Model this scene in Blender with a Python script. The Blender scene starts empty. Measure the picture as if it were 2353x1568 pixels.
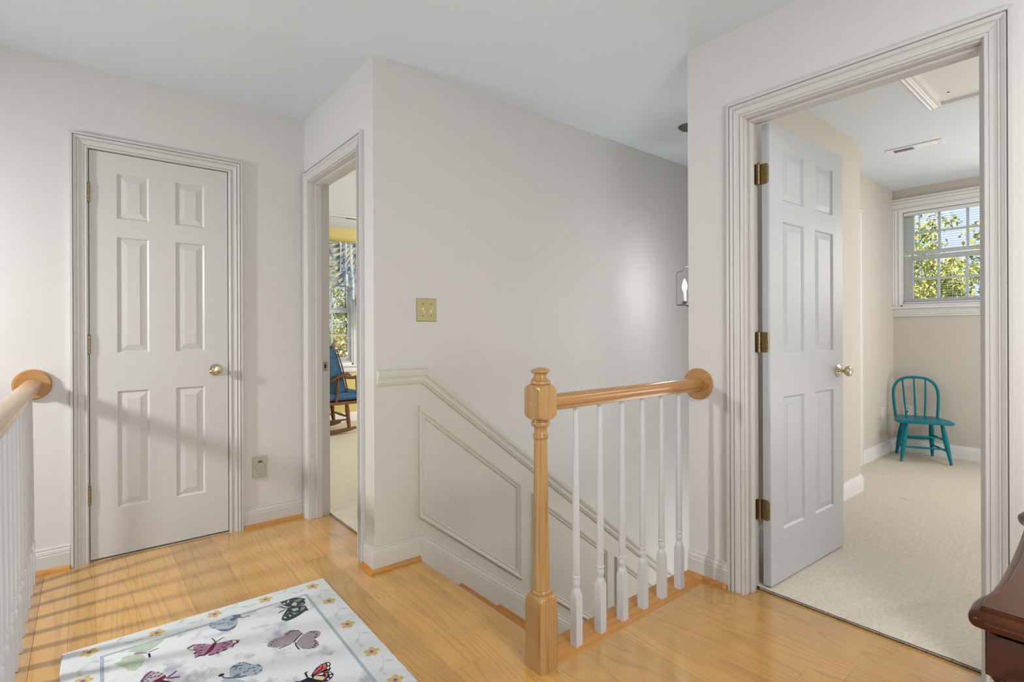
import bpy, bmesh, math, random
from mathutils import Vector, Matrix
random.seed(7)
S = bpy.context.scene
COL = S.collection
PI = math.pi

# ---------------------------------------------------------------- camera, sky, lights, exposure
cam_d = bpy.data.cameras.new('camera'); cam = bpy.data.objects.new('camera', cam_d); COL.objects.link(cam)
YAW, ROLL, FPX, CY, CAMH = math.radians(50.571486717584875), -0.0041, 1195.772, 763.0444, 1.1295
_c, _s = math.cos(YAW), math.sin(YAW)
_F = Vector((_c, _s, 0)); _R0 = Vector((_s, -_c, 0)); _U0 = Vector((0, 0, 1))
_R = _R0*math.cos(ROLL) + _U0*math.sin(ROLL); _U = -_R0*math.sin(ROLL) + _U0*math.cos(ROLL)
_M = Matrix((_R, _U, -_F)).transposed().to_4x4(); _M.translation = (0, 0, CAMH)
cam.matrix_world = _M
cam_d.sensor_fit = 'HORIZONTAL'; cam_d.sensor_width = 36.0
cam_d.lens = FPX/2353*36.0; cam_d.shift_y = -(784-CY)/2353
cam_d.clip_start = 0.02; cam_d.clip_end = 200
S.camera = cam
S.view_settings.view_transform = 'Standard'; S.view_settings.look = 'None'
S.view_settings.exposure = 0.0; S.view_settings.gamma = 1.0; S.view_settings.use_curve_mapping = False

W = bpy.data.worlds.new('sky'); S.world = W; W.use_nodes = True
W.node_tree.nodes['Background'].inputs[0].default_value = (0.56, 0.66, 0.95, 1)
W.node_tree.nodes['Background'].inputs[1].default_value = 1.45

def lamp(name, kind, loc, target, power, color=(1, 1, 1), size=1.0, size_y=None, spread=None, radius=None):
    d = bpy.data.lights.new(name, kind); o = bpy.data.objects.new(name, d); COL.objects.link(o)
    o.location = loc; d.energy = power; d.color = color
    if target is not None:
        o.rotation_euler = (Vector(target)-Vector(loc)).to_track_quat('-Z', 'Y').to_euler()
    if kind == 'AREA':
        d.size = size
        if size_y: d.shape = 'RECTANGLE'; d.size_y = size_y
        if spread: d.spread = spread
    elif kind == 'SUN': d.angle = size
    else: d.shadow_soft_size = radius if radius else 0.05
    return o
lamp('sun', 'SUN', (0, 0, 12), (6.5, 4.5, 0), 12.0, (1.0, 0.95, 0.86), 0.01)
# assumed unseen lamp in the two storey foyer left of the landing (throws the railing shadows)
lamp('foyer_assumed_lamp', 'AREA', (-1.60, 2.72, 1.64), (0.6, 2.85, 0.25), 29, (0.97, 0.98, 1.0), 0.16, spread=math.radians(140))
# added soft fill low in the foyer, brightening ceiling and walls; no window there
lamp('foyer_fill_light', 'AREA', (-2.9, 0.7, 0.1), (1.2, 1.5, 2.2), 20, (0.89, 0.96, 1.0), 1.6, 2.0)
# assumed light behind and to the left of the camera; no window there
lamp('landing_assumed_light', 'AREA', (-1.6, -1.45, 1.5), (1.4, 2.2, 1.5), 5, (0.96, 0.98, 1.0), 1.5, 1.3)
# added fills behind the camera: one faces down, one washes the ceiling
lamp('landing_down_fill', 'AREA', (0.9, -0.95, 2.40), (0.9, -0.95, 0), 35, (1.0, 0.98, 0.96), 0.7)
lamp('ceiling_wash_fill', 'AREA', (0.6, -1.0, 0.9), (1.2, 0.9, 2.43), 19, (0.90, 0.96, 1.0), 0.8)
# added fills hidden in the stairwell, brightening the stair wall; no window there
lamp('stair_wall_fill', 'AREA', (2.95, 1.40, 0.75), (2.95, 2.3, 0.75), 3.5, (0.92, 0.96, 1.0), 1.1, 1.3)
lamp('stair_end_fill', 'AREA', (3.97, 1.60, -0.4), (1.0, 1.7, 0.2), 14, (0.90, 0.96, 1.0), 0.4, 1.6)
# added frontal fill behind the camera, meant for the stair wall
lamp('rear_fill_light', 'AREA', (0.3, -1.42, 1.55), (1.6, 2.2, 0.9), 10, (0.94, 0.97, 1.0), 1.5, 1.4)
# added area fills brightening the bedroom and nursery
lamp('bedroom_side_fill', 'AREA', (5.80, 0.05, 1.75), (3.1, -0.4, 1.55), 15, (1.0, 0.98, 0.97), 1.0, 0.9)
lamp('bedroom_down_fill', 'AREA', (4.4, -0.8, 2.41), (4.4, -0.8, 0), 19, (1.0, 0.98, 0.95), 0.6)
lamp('bedroom_up_fill', 'AREA', (4.9, -1.0, 0.5), (5.1, 0.5, 2.4), 20, (1.0, 0.975, 0.96), 1.6, 0.8)
lamp('nursery_fill_light', 'AREA', (4.85, 4.4, 1.5), (2.0, 5.0, 1.2), 85, (1.0, 0.98, 0.95), 1.6, 1.3)

# ---------------------------------------------------------------- measured planes
YA, XC, YS, XB, H = 3.3014, 1.0535, 2.3059, 2.1828, 2.437
SLOPE = 0.775           # stair pitch

# ---------------------------------------------------------------- materials
MATS = {}
def nodes_of(m):
    m.use_nodes = True; return m.node_tree.nodes, m.node_tree.links, m.node_tree.nodes['Principled BSDF']
def mat(name, color, rough=0.5, metal=0.0, spec=0.5, bump=None, vary=None, coat=0.0):
    m = bpy.data.materials.new(name); N, L, P = nodes_of(m)
    P.inputs['Base Color'].default_value = (*color, 1); P.inputs['Roughness'].default_value = rough
    P.inputs['Metallic'].default_value = metal; P.inputs['Specular IOR Level'].default_value = spec
    P.inputs['Coat Weight'].default_value = coat
    tc = N.new('ShaderNodeTexCoord')
    if bump:
        n = N.new('ShaderNodeTexNoise'); n.inputs['Scale'].default_value = bump[0]; n.inputs['Detail'].default_value = 3
        L.new(tc.outputs['Object'], n.inputs['Vector'])
        b = N.new('ShaderNodeBump'); b.inputs['Strength'].default_value = bump[1]; b.inputs['Distance'].default_value = bump[2]
        L.new(n.outputs['Fac'], b.inputs['Height']); L.new(b.outputs['Normal'], P.inputs['Normal'])
    if vary:
        n2 = N.new('ShaderNodeTexNoise'); n2.inputs['Scale'].default_value = vary[0]; n2.inputs['Detail'].default_value = 5
        L.new(tc.outputs['Object'], n2.inputs['Vector'])
        r = N.new('ShaderNodeValToRGB'); r.color_ramp.elements[0].position = 0.35; r.color_ramp.elements[1].position = 0.65
        r.color_ramp.elements[0].color = (*[c*(1-vary[1]) for c in color], 1)
        r.color_ramp.elements[1].color = (*[min(1, c*(1+vary[1])) for c in color], 1)
        L.new(n2.outputs['Fac'], r.inputs['Fac']); L.new(r.outputs['Color'], P.inputs['Base Color'])
    MATS[name] = m; return m

def wood(name, light, dark, axis='Y', rings=11.0, across=4.5, along=0.55, rough=0.3, spec=0.5, tint=0.12, contrast=0.5, coat=0.0):
    """procedural oak: contour lines of a stretched noise (cathedral grain) plus fine pores; each object gets its own offset"""
    m = bpy.data.materials.new(name); N, L, P = nodes_of(m)
    tc = N.new('ShaderNodeTexCoord'); oi = N.new('ShaderNodeObjectInfo')
    off = N.new('ShaderNodeVectorMath'); off.operation = 'SCALE'; off.inputs[0].default_value = (37.0, 53.0, 71.0)
    L.new(oi.outputs['Random'], off.inputs['Scale'])
    def stretched(a, b):
        mp = N.new('ShaderNodeVectorMath'); mp.operation = 'MULTIPLY'
        mp.inputs[1].default_value = tuple(b if ax == axis else a for ax in 'XYZ')
        L.new(tc.outputs['Object'], mp.inputs[0])
        ad = N.new('ShaderNodeVectorMath'); ad.operation = 'ADD'
        L.new(mp.outputs[0], ad.inputs[0]); L.new(off.outputs[0], ad.inputs[1]); return ad.outputs[0]
    n1 = N.new('ShaderNodeTexNoise'); n1.inputs['Scale'].default_value = 1.0; n1.inputs['Detail'].default_value = 1.5; n1.inputs['Roughness'].default_value = 0.4
    L.new(stretched(across, along), n1.inputs['Vector'])
    mu = N.new('ShaderNodeMath'); mu.operation = 'MULTIPLY'; mu.inputs[1].default_value = rings; L.new(n1.outputs['Fac'], mu.inputs[0])
    pp = N.new('ShaderNodeMath'); pp.operation = 'FRACT'; L.new(mu.outputs[0], pp.inputs[0])
    r1 = N.new('ShaderNodeValToRGB'); e = r1.color_ramp.elements
    e[0].position = 0.0; e[0].color = (0.78, 0.78, 0.78, 1); e[1].position = 1.0; e[1].color = (0.78, 0.78, 0.78, 1)
    for pos, c in ((0.25, 1.0), (0.62, 0.9), (0.78, 0.55), (0.88, 0.0), (0.95, 0.35)): k = e.new(pos); k.color = (c, c, c, 1)
    L.new(pp.outputs[0], r1.inputs['Fac'])
    n2 = N.new('ShaderNodeTexNoise'); n2.inputs['Scale'].default_value = 1.0; n2.inputs['Detail'].default_value = 4
    L.new(stretched(150, 6), n2.inputs['Vector'])
    mx = N.new('ShaderNodeMath'); mx.operation = 'MULTIPLY_ADD'; mx.inputs[1].default_value = 0.5
    L.new(r1.outputs['Color'], mx.inputs[0])
    s2 = N.new('ShaderNodeMath'); s2.operation = 'MULTIPLY'; s2.inputs[1].default_value = 0.72; L.new(n2.outputs['Fac'], s2.inputs[0])
    L.new(s2.outputs[0], mx.inputs[2])
    r2 = N.new('ShaderNodeValToRGB'); e = r2.color_ramp.elements
    mid = tuple(l*(1-contrast)+d*contrast for l, d in zip(light, dark))
    e[0].position = 0.30; e[0].color = (*mid, 1); e[1].position = 0.80; e[1].color = (*light, 1)
    L.new(mx.outputs[0], r2.inputs['Fac'])
    n3 = N.new('ShaderNodeTexNoise'); n3.inputs['Scale'].default_value = 1.0; n3.inputs['Detail'].default_value = 2
    L.new(stretched(2.5, 0.8), n3.inputs['Vector'])
    hs = N.new('ShaderNodeHueSaturation'); L.new(r2.outputs['Color'], hs.inputs['Color'])
    va = N.new('ShaderNodeMath'); va.operation = 'MULTIPLY_ADD'; va.inputs[1].default_value = tint; va.inputs[2].default_value = 1-tint/2
    L.new(oi.outputs['Random'], va.inputs[0])
    va2 = N.new('ShaderNodeMath'); va2.operation = 'MULTIPLY_ADD'; va2.inputs[1].default_value = 0.22
    L.new(n3.outputs['Fac'], va2.inputs[0])
    sb = N.new('ShaderNodeMath'); sb.operation = 'SUBTRACT'; sb.inputs[1].default_value = 0.11; L.new(va.outputs[0], sb.inputs[0])
    L.new(sb.outputs[0], va2.inputs[2]); L.new(va2.outputs[0], hs.inputs['Value'])
    L.new(hs.outputs['Color'], P.inputs['Base Color'])
    P.inputs['Roughness'].default_value = rough; P.inputs['Specular IOR Level'].default_value = spec; P.inputs['Coat Weight'].default_value = coat
    P.inputs['Coat Roughness'].default_value = 0.14; P.inputs['Coat IOR'].default_value = 1.55
    b = N.new('ShaderNodeBump'); b.inputs['Strength'].default_value = 0.06; b.inputs['Distance'].default_value = 0.001
    L.new(mx.outputs[0], b.inputs['Height']); L.new(b.outputs['Normal'], P.inputs['Normal'])
    MATS[name] = m; return m

WALL = mat('hall_wall_paint', (0.665, 0.65, 0.625), 0.75, spec=0.25, bump=(260, 0.10, 0.002))
WAIN = mat('taupe_wainscot_paint', (0.635, 0.61, 0.525), 0.55, spec=0.35, bump=(260, 0.08, 0.002))
BEDW = mat('bedroom_wall_paint', (0.67, 0.62, 0.55), 0.7, spec=0.3, bump=(260, 0.08, 0.002))
YELW = mat('yellow_wall_paint', (0.72, 0.60, 0.22), 0.75, spec=0.25)
CEIL = mat('ceiling_paint', (0.72, 0.78, 0.835), 0.85, spec=0.2, bump=(200, 0.08, 0.002))
TRIM = mat('trim_enamel', (0.605, 0.592, 0.565), 0.34, spec=0.4)
WHITE = mat('white_enamel', (0.86, 0.865, 0.87), 0.35, spec=0.4)
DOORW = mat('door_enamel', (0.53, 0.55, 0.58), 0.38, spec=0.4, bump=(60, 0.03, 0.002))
SASHW = mat('sash_vinyl', (0.93, 0.93, 0.93), 0.35, spec=0.4)
BALW = mat('baluster_enamel', (0.59, 0.595, 0.60), 0.28, spec=0.5, bump=(90, 0.05, 0.002))
DARK = mat('dark_gap', (0.03, 0.028, 0.025), 0.9)
BRASS = mat('antique_brass', (0.34, 0.26, 0.14), 0.34, metal=1.0, bump=(400, 0.05, 0.001))
BRIGHT = mat('polished_brass', (0.66, 0.57, 0.40), 0.14, metal=1.0)
PLATE = mat('brushed_brass_plate', (0.56, 0.49, 0.26), 0.45, metal=0.75, bump=(300, 0.05, 0.001))
SAGE = mat('sage_plastic', (0.45, 0.46, 0.38), 0.4)
IVORY = mat('ivory_plastic', (0.75, 0.66, 0.52), 0.35)
OUTLETW = mat('outlet_plastic', (0.80, 0.77, 0.72), 0.35)
NICKEL = mat('dull_nickel', (0.42, 0.40, 0.36), 0.35, metal=1.0)
IRON = mat('dark_nickel', (0.16, 0.155, 0.15), 0.4, metal=0.9)
CARPET = mat('beige_carpet', (0.68, 0.615, 0.52), 0.95, spec=0.1, bump=(260, 0.4, 0.003), vary=(75, 0.07))
TEAL = mat('teal_paint', (0.001, 0.20, 0.26), 0.35, spec=0.25)
FLOORW = wood('oak_floor', (0.575, 0.31, 0.075), (0.395, 0.18, 0.034), 'Y', rough=0.28, spec=0.5, tint=0.24, rings=24, across=5.5, along=0.42, contrast=0.6, coat=1.0)
OAKX = wood('oak_nosing', (0.53, 0.25, 0.07), (0.34, 0.13, 0.03), 'X', rough=0.42, spec=0.3, tint=0.1, across=9, rings=8)
OAKY = wood('oak_tread', (0.58, 0.24, 0.05), (0.38, 0.125, 0.02), 'Y', rough=0.5, spec=0.2, tint=0.1, across=9, rings=8)
OAKZ = wood('oak_newel', (0.46, 0.265, 0.095), (0.25, 0.12, 0.035), 'Z', rough=0.3, across=30, along=0.5, rings=9, tint=0.0, contrast=0.75, coat=0.15)
OAKR = wood('oak_rail', (0.45, 0.225, 0.07), (0.28, 0.12, 0.032), 'X', rough=0.22, across=14, along=1.0, rings=6, tint=0.0, contrast=0.45, coat=0.35)
OAKL = wood('oak_rail_left', (0.52, 0.31, 0.14), (0.36, 0.18, 0.065), 'Y', rough=0.25, across=14, along=1.0, rings=6, tint=0.0, contrast=0.4, coat=0.3)
MAHOG = wood('mahogany', (0.075, 0.023, 0.007), (0.03, 0.009, 0.003), 'X', rough=0.25, spec=0.2, across=9, rings=5, tint=0.0, contrast=0.8, coat=0.05)
ROCKW = wood('rocker_maple', (0.16, 0.05, 0.018), (0.07, 0.02, 0.008), 'X', rough=0.25, across=14, rings=5, tint=0.3, contrast=0.7, coat=0.3)
BLUEF = mat('blue_upholstery', (0.06, 0.14, 0.24), 0.9, spec=0.15, bump=(500, 0.3, 0.002), vary=(60, 0.2))
RUGM = mat('rug_pile', (0.63, 0.66, 0.67), 0.95, spec=0.1, bump=(420, 0.55, 0.004))
RUGC = {k: mat('rug_yarn_'+k, c, 0.95, spec=0.05, bump=(420, 0.5, 0.003), vary=(160, v)) for k, c, v in [
    ('blue', (0.41, 0.46, 0.52), 0.14), ('slate', (0.12, 0.18, 0.26), 0.2), ('ink', (0.025, 0.027, 0.035), 0.2), ('ink2', (0.06, 0.075, 0.078), 0.5),
    ('pink', (0.42, 0.22, 0.33), 0.22), ('maroon', (0.15, 0.035, 0.06), 0.25), ('pale', (0.66, 0.67, 0.64), 0.1), ('gray', (0.26, 0.29, 0.28), 0.2),
    ('mauve', (0.32, 0.27, 0.29), 0.16), ('red', (0.60, 0.115, 0.095), 0.2), ('cream', (0.66, 0.53, 0.25), 0.12), ('green', (0.45, 0.54, 0.42), 0.1),
    ('lilac', (0.47, 0.42, 0.46), 0.2), ('plum', (0.20, 0.09, 0.20), 0.2), ('gold', (0.57, 0.42, 0.17), 0.16), ('violet', (0.24, 0.12, 0.36), 0.1),
    ('line', (0.36, 0.42, 0.48), 0.12), ('vine', (0.50, 0.54, 0.53), 0.08), ('border', (0.63, 0.655, 0.655), 0.03)]}
def glassy(name, tint=(1, 1, 1), fac=0.06, rough=0.0):
    m = bpy.data.materials.new(name); m.use_nodes = True; N, L = m.node_tree.nodes, m.node_tree.links
    N.remove(N['Principled BSDF']); t = N.new('ShaderNodeBsdfTransparent'); g = N.new('ShaderNodeBsdfGlossy'); x = N.new('ShaderNodeMixShader')
    lw = N.new('ShaderNodeLayerWeight'); lw.inputs['Blend'].default_value = fac
    t.inputs[0].default_value = (*tint, 1); g.inputs['Roughness'].default_value = rough
    L.new(lw.outputs['Fresnel'], x.inputs[0]); L.new(t.outputs[0], x.inputs[1]); L.new(g.outputs[0], x.inputs[2])
    L.new(x.outputs[0], N['Material Output'].inputs['Surface']); return m
SLATM = mat('blind_vinyl', (0.85, 0.86, 0.87), 0.5, spec=0.3); SLATM.node_tree.nodes['Principled BSDF'].inputs['Transmission Weight'].default_value = 0.0
_n, _l, _p = nodes_of(SLATM); _t = _n.new('ShaderNodeBsdfTranslucent'); _t.inputs[0].default_value = (0.9, 0.91, 0.92, 1); _x = _n.new('ShaderNodeMixShader'); _x.inputs[0].default_value = 0.5
_l.new(_p.outputs[0], _x.inputs[1]); _l.new(_t.outputs[0], _x.inputs[2]); _l.new(_x.outputs[0], _n['Material Output'].inputs['Surface'])
GLASS = glassy('window_glass', (0.97, 0.98, 0.98), 0.12)
LGLASS = glassy('lantern_glass', (0.985, 0.985, 0.985), 0.03, 0.05)
BULB = bpy.data.materials.new('lit_bulb'); _n, _l, _p = nodes_of(BULB)
_p.inputs['Emission Color'].default_value = (1, 0.96, 0.88, 1); _p.inputs['Emission Strength'].default_value = 14

# ---------------------------------------------------------------- mesh helpers
class MB:
    def __init__(s): s.v = []; s.f = []; s.m = []
    def add(s, vs, fs, mi=0):
        o = len(s.v); s.v += [tuple(v) for v in vs]; s.f += [tuple(i+o for i in f) for f in fs]; s.m += [mi]*len(fs); return s
    def box(s, x0, x1, y0, y1, z0, z1, mi=0):
        vs = [(x0, y0, z0), (x1, y0, z0), (x1, y1, z0), (x0, y1, z0), (x0, y0, z1), (x1, y0, z1), (x1, y1, z1), (x0, y1, z1)]
        return s.add(vs, [(3, 2, 1, 0), (4, 5, 6, 7), (0, 1, 5, 4), (1, 2, 6, 5), (2, 3, 7, 6), (3, 0, 4, 7)], mi)
    def cbox(s, x0, x1, y0, y1, z0, z1, c, mi=0):
        """box whose top edges are chamfered"""
        vs = [(x0, y0, z0), (x1, y0, z0), (x1, y1, z0), (x0, y1, z0), (x0, y0, z1-c), (x1, y0, z1-c), (x1, y1, z1-c), (x0, y1, z1-c),
              (x0+c, y0+c, z1), (x1-c, y0+c, z1), (x1-c, y1-c, z1), (x0+c, y1-c, z1)]
        fs = [(3, 2, 1, 0), (8, 9, 10, 11)]
        for a in range(4):
            b = (a+1) % 4; fs += [(a, b, b+4, a+4), (a+4, b+4, b+8, a+8)]
        return s.add(vs, fs, mi)
    def rings(s, rings, close=True, caps=True, mi=0):
        n = len(rings[0]); vs = [p for r in rings for p in r]; fs = []
        for i in range(len(rings)-1):
            for j in range(n if close else n-1):
                k = (j+1) % n; fs.append((i*n+j, i*n+k, (i+1)*n+k, (i+1)*n+j))
        if caps: fs += [tuple(range(n-1, -1, -1)), tuple((len(rings)-1)*n+j for j in range(n))]
        return s.add(vs, fs, mi)
    def lathe(s, prof, seg=20, M=None, mi=0):
        """prof: (z, r) pairs around local Z"""
        R = []
        for z, r in prof:
            R.append([Vector((max(r, 1e-5)*math.cos(2*PI*j/seg), max(r, 1e-5)*math.sin(2*PI*j/seg), z)) for j in range(seg)])
        if M is not None: R = [[M @ p for p in r] for r in R]
        return s.rings(R, mi=mi)
    def tube(s, pts, rad, seg=8, mi=0, flat=1.0, up=(0, 0, 1)):
        P = [Vector(p) for p in pts]; R = []; rr = rad if isinstance(rad, (list, tuple)) else [rad]*len(P)
        for i, p in enumerate(P):
            d = (P[min(i+1, len(P)-1)]-P[max(i-1, 0)]).normalized(); u = Vector(up)
            if abs(d.dot(u)) > 0.95: u = Vector((1, 0, 0)) if abs(d.x) < 0.9 else Vector((0, 1, 0))
            a = d.cross(u).normalized(); b = a.cross(d).normalized()
            R.append([p + a*(rr[i]*math.cos(2*PI*j/seg)) + b*(rr[i]*flat*math.sin(2*PI*j/seg)) for j in range(seg)])
        return s.rings(R, mi=mi)
    def sweep(s, path, n, prof, closed=False, mi=0):
        """sweep the (w, t) profile along a planar path; w runs along n x direction in the plane, t along n; mitred"""
        P = [Vector(p) for p in path]; n = Vector(n).normalized(); R = []; N = len(P)
        for i, p in enumerate(P):
            ds = []
            if closed or i > 0: ds.append((p-P[i-1]).normalized())
            if closed or i < N-1: ds.append((P[(i+1) % N]-p).normalized())
            ws = [n.cross(d) for d in ds]
            if len(ws) == 2:
                m = (ws[0]+ws[1]); m = m/max(1e-6, (m.dot(ws[0])))
            else: m = ws[0]
            R.append([p + m*w + n*t for w, t in prof])
        if closed: R.append(R[0]); return s.rings(R, caps=False, mi=mi)
        return s.rings(R, mi=mi)
    def prism(s, poly, lo, hi, axis='Z', mi=0):
        def mk(a, b, c): return {'Z': (a, b, c), 'Y': (a, c, b), 'X': (c, a, b)}[axis]
        return s.rings([[mk(a, b, lo) for a, b in poly], [mk(a, b, hi) for a, b in poly]], mi=mi)

def world_loc(o):
    p = Vector((0, 0, 0))
    while o is not None: p += o.location; o = o.parent
    return p
def build(name, mb, mats, parent=None, local=False, smooth=None, origin=None, bevel=None, loc=None):
    me = bpy.data.meshes.new(name)
    base = Vector((0, 0, 0))
    vs = [Vector(v) for v in mb.v]
    if origin == 'base':
        lo = Vector([min(v[i] for v in vs) for i in range(3)]); hi = Vector([max(v[i] for v in vs) for i in range(3)])
        base = Vector(((lo.x+hi.x)/2, (lo.y+hi.y)/2, lo.z))
    elif origin is not None: base = Vector(origin)
    me.from_pydata([v-base for v in vs], [], mb.f)
    ml = mats if isinstance(mats, (list, tuple)) else [mats]
    for m in ml: me.materials.append(m)
    if len(ml) > 1: me.polygons.foreach_set('material_index', mb.m)
    bm = bmesh.new(); bm.from_mesh(me); bmesh.ops.recalc_face_normals(bm, faces=bm.faces); bm.to_mesh(me); bm.free()
    if smooth:
        me.polygons.foreach_set('use_smooth', [True]*len(me.polygons)); me.set_sharp_from_angle(angle=math.radians(smooth))
    me.update()
    o = bpy.data.objects.new(name, me); COL.objects.link(o)
    if parent is not None:
        o.parent = parent
        o.location = base if local else base - world_loc(parent)
    else: o.location = base
    if loc is not None: o.location = loc
    if bevel:
        b = o.modifiers.new('bevel', 'BEVEL'); b.width = bevel; b.segments = 2; b.limit_method = 'ANGLE'; b.angle_limit = math.radians(40)
    return o
def empty(name, loc, rz=0.0, parent=None):
    o = bpy.data.objects.new(name, None); COL.objects.link(o); o.location = loc; o.rotation_euler = (0, 0, rz); o.empty_display_size = 0.1
    if parent: o.parent = parent
    return o
def tag(o, label, cat, group=None, kind=None):
    o['label'] = label; o['category'] = cat
    if group: o['group'] = group
    if kind: o['kind'] = kind
    return o
def struct(name, mb, mats, smooth=None, origin='base', bevel=None):
    o = build(name, mb, mats, smooth=smooth, origin=origin, bevel=bevel); o['kind'] = 'structure'; return o
def sempty(name, loc):
    o = empty(name, loc); o['kind'] = 'structure'; return o
def dup(root, loc, label=None, rz=None):
    r = root.copy(); COL.objects.link(r); r.location = loc
    if rz is not None: r.rotation_euler = (0, 0, rz)
    if label: r['label'] = label
    for ch in list(root.children):
        c = ch.copy(); COL.objects.link(c); c.parent = r
        for g in ch.children:
            d = g.copy(); COL.objects.link(d); d.parent = c
    return r
# ---------------------------------------------------------------- room shell
def wall(name, x0, x1, y0, y1, z0, z1, mats, hole=None, axis='x', kind=True):
    b = MB()
    if hole is None: b.box(x0, x1, y0, y1, z0, z1)
    else:
        a0, a1, c0, c1 = hole
        if axis == 'x':
            b.box(x0, a0, y0, y1, z0, z1); b.box(a1, x1, y0, y1, z0, z1); b.box(a0, a1, y0, y1, c1, z1)
            if c0 > z0: b.box(a0, a1, y0, y1, z0, c0)
        else:
            b.box(x0, x1, y0, a0, z0, z1); b.box(x0, x1, a1, y1, z0, z1); b.box(x0, x1, a0, a1, c1, z1)
            if c0 > z0: b.box(x0, x1, a0, a1, z0, c0)
    return struct(name, b, mats)
ZB = -2.8
JT = 0.012                                             # jamb board thickness
DA = (0.0175, 0.633, 2.043)                            # closed closet door opening
DC = (2.485, 3.205, 2.04)                              # nursery doorway
DB = (0.324, 1.085, 2.04)                              # bedroom doorway
wall('wall_left', -3.1, XC, YA, YA+0.115, ZB, H, WALL, (DA[0]-JT, DA[1]+JT, 0, DA[2]+JT))
wall('wall_corner', XC, XC+0.12, YS+0.115, 6.4, -0.3, H, WALL, (DC[0]-JT, DC[1]+JT, -0.3, DC[2]+JT), 'y')
wall('wall_right', XB, XB+0.115, -1.5, 1.355, -0.3, H, WALL, (DB[0]-JT, DB[1]+JT, -0.3, DB[2]+JT), 'y')
wall('wall_rear', -3.1, XB+0.115, -1.6, -1.5, ZB, H, WALL)
wall('wall_foyer', -3.1, -3.0, -1.5, YA, ZB, H, WALL)
b = MB(); X1 = 4.1; z1 = 0.912; zr = z1-SLOPE*(X1-1.305)
b.prism([(XC, ZB), (X1, ZB), (X1, zr), (1.305, z1), (XC, z1)], YS, YS+0.115, 'Y', 1)
b.prism([(XC, z1), (1.305, z1), (X1, zr), (X1, H), (XC, H)], YS, YS+0.115, 'Y', 0)
struct('wall_stair', b, [WALL, WAIN])
wall('wall_stair_end', 4.0, 4.1, 1.355, YS, ZB, H, WALL)
wall('wall_bedroom_left', XB+0.115, 4.2, 1.265, 1.355, ZB, H, BEDW)
wall('wall_bedroom_return', 4.1, 4.2, 1.355, 1.5, 0, H, BEDW)
wall('wall_bedroom_back', 4.1, 5.87, 1.5, 1.6, 0, H, BEDW, (4.21, 4.925, 0, 2.05))
wall('wall_bedroom_window', 5.87, 5.99, -2.0, 1.6, -0.3, H, BEDW, (0.700, 1.446, 1.345, 2.241), 'y')
wall('wall_bedroom_side', XB+0.115, 5.99, -2.1, -2.0, -0.3, H, BEDW)
wall('wall_nursery_window', XC, 5.1, 6.4, 6.52, -0.3, H, YELW, (1.935, 2.645, 0.718, 2.05))
wall('wall_nursery_side', 5.0, 5.1, YS+0.115, 6.4, -0.3, H, YELW)
b = MB().box(-3.1, 5.99, -2.1, 6.52, H, H+0.15); struct('ceiling', b, CEIL)
b = MB().box(-3.0, -0.25, -1.5, YA, ZB-0.1, ZB); struct('floor_foyer', b, OAKX)
b = MB().box(1.27, 4.0, 1.355, YS, ZB-0.1, ZB); struct('floor_stair_foot', b, OAKX)
wall('wall_foyer_drop', -0.25, -0.24, -1.5, YA, ZB, -0.022, WALL)
wall('wall_stair_drop', 1.262, XB+0.115, 1.345, 1.355, ZB, -0.022, WALL)
b = MB().box(XC+0.12, 5.0, YS+0.115, 6.4, -0.3, -0.002); struct('floor_nursery', b, DARK)
b = MB().box(XB+0.11, 4.2, -2.0, 1.265, -0.3, -0.002).box(4.2, 5.87, -2.0, 1.5, -0.3, -0.002); struct('floor_bedroom', b, DARK)
b = MB().box(-60, 60, -60, 80, -3.0, -2.95); struct('ground', b, mat('lawn', (0.10, 0.16, 0.04), 0.95, vary=(3, 0.3)))

# hardwood: dark sub-floor slab with one child per plank
b = MB(); b.box(-0.24, 1.262, -1.5, YA, -0.3, -0.012); b.box(1.262, XB+0.0925, -1.5, 1.345, -0.3, -0.012); b.box(XC-0.01, XC+0.12, DC[0], DC[1], -0.3, -0.012)
floor = struct('floor', b, DARK)
def plank(x0, x1, y0, y1, m=FLOORW):
    g = 0.0002
    if y1-y0 < 0.01 or x1-x0 < 0.01: return
    c = Vector(((x0+x1)/2, (y0+y1)/2, -0.012))
    build('plank', MB().cbox(x0+g, x1-g, y0+g, y1-g, -0.012, random.uniform(-0.0002, 0.0), 0.0004), m, floor, origin=c)
def column(x0, x1, y0, y1, cuts=None):
    y = y0; ys = [y0]
    if cuts is None:
        y = y0 + random.uniform(0.15, 1.0)
        while y < y1-0.25: ys.append(y); y += random.uniform(0.55, 1.35)
    else: ys += cuts
    ys.append(y1)
    for a, c in zip(ys, ys[1:]): plank(x0, x1, a, c)
cols = [-0.148, -0.05, 0.032, 0.159, 0.347, 0.538, 0.63, 0.757, 0.843, 0.945, XC]
fix = {0.63: [-0.4, 0.62, 1.5, 2.64], 0.347: [-0.6, 0.35, 1.28], 0.159: [-0.8, 0.3, 1.45], 0.538: [-0.2, 0.95, 1.9], 0.757: [-0.9, 0.2, 1.3]}
for x0, x1 in zip(cols, cols[1:]): column(x0, x1, -1.5, YA, fix.get(x0))
column(XC, 1.177, -1.5, YS, [-0.5, 0.65, 1.62])
plank(XC, 1.177, DC[0], DC[1])
column(1.177, 1.212, -1.5, YS, [-0.2, 0.9, 1.75])
cols = [1.212, 1.352, 1.541, 1.63, 1.77, 1.87, 2.002, 2.147, XB]
fix = {1.352: [-0.7, 0.55], 1.541: [-0.4, 0.84], 1.77: [-0.3, 0.72], 1.87: [-0.6, 0.62], 2.002: [-0.8, 0.33]}
for x0, x1 in zip(cols, cols[1:]): column(x0, x1, -1.5, 1.262, fix.get(x0))
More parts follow.
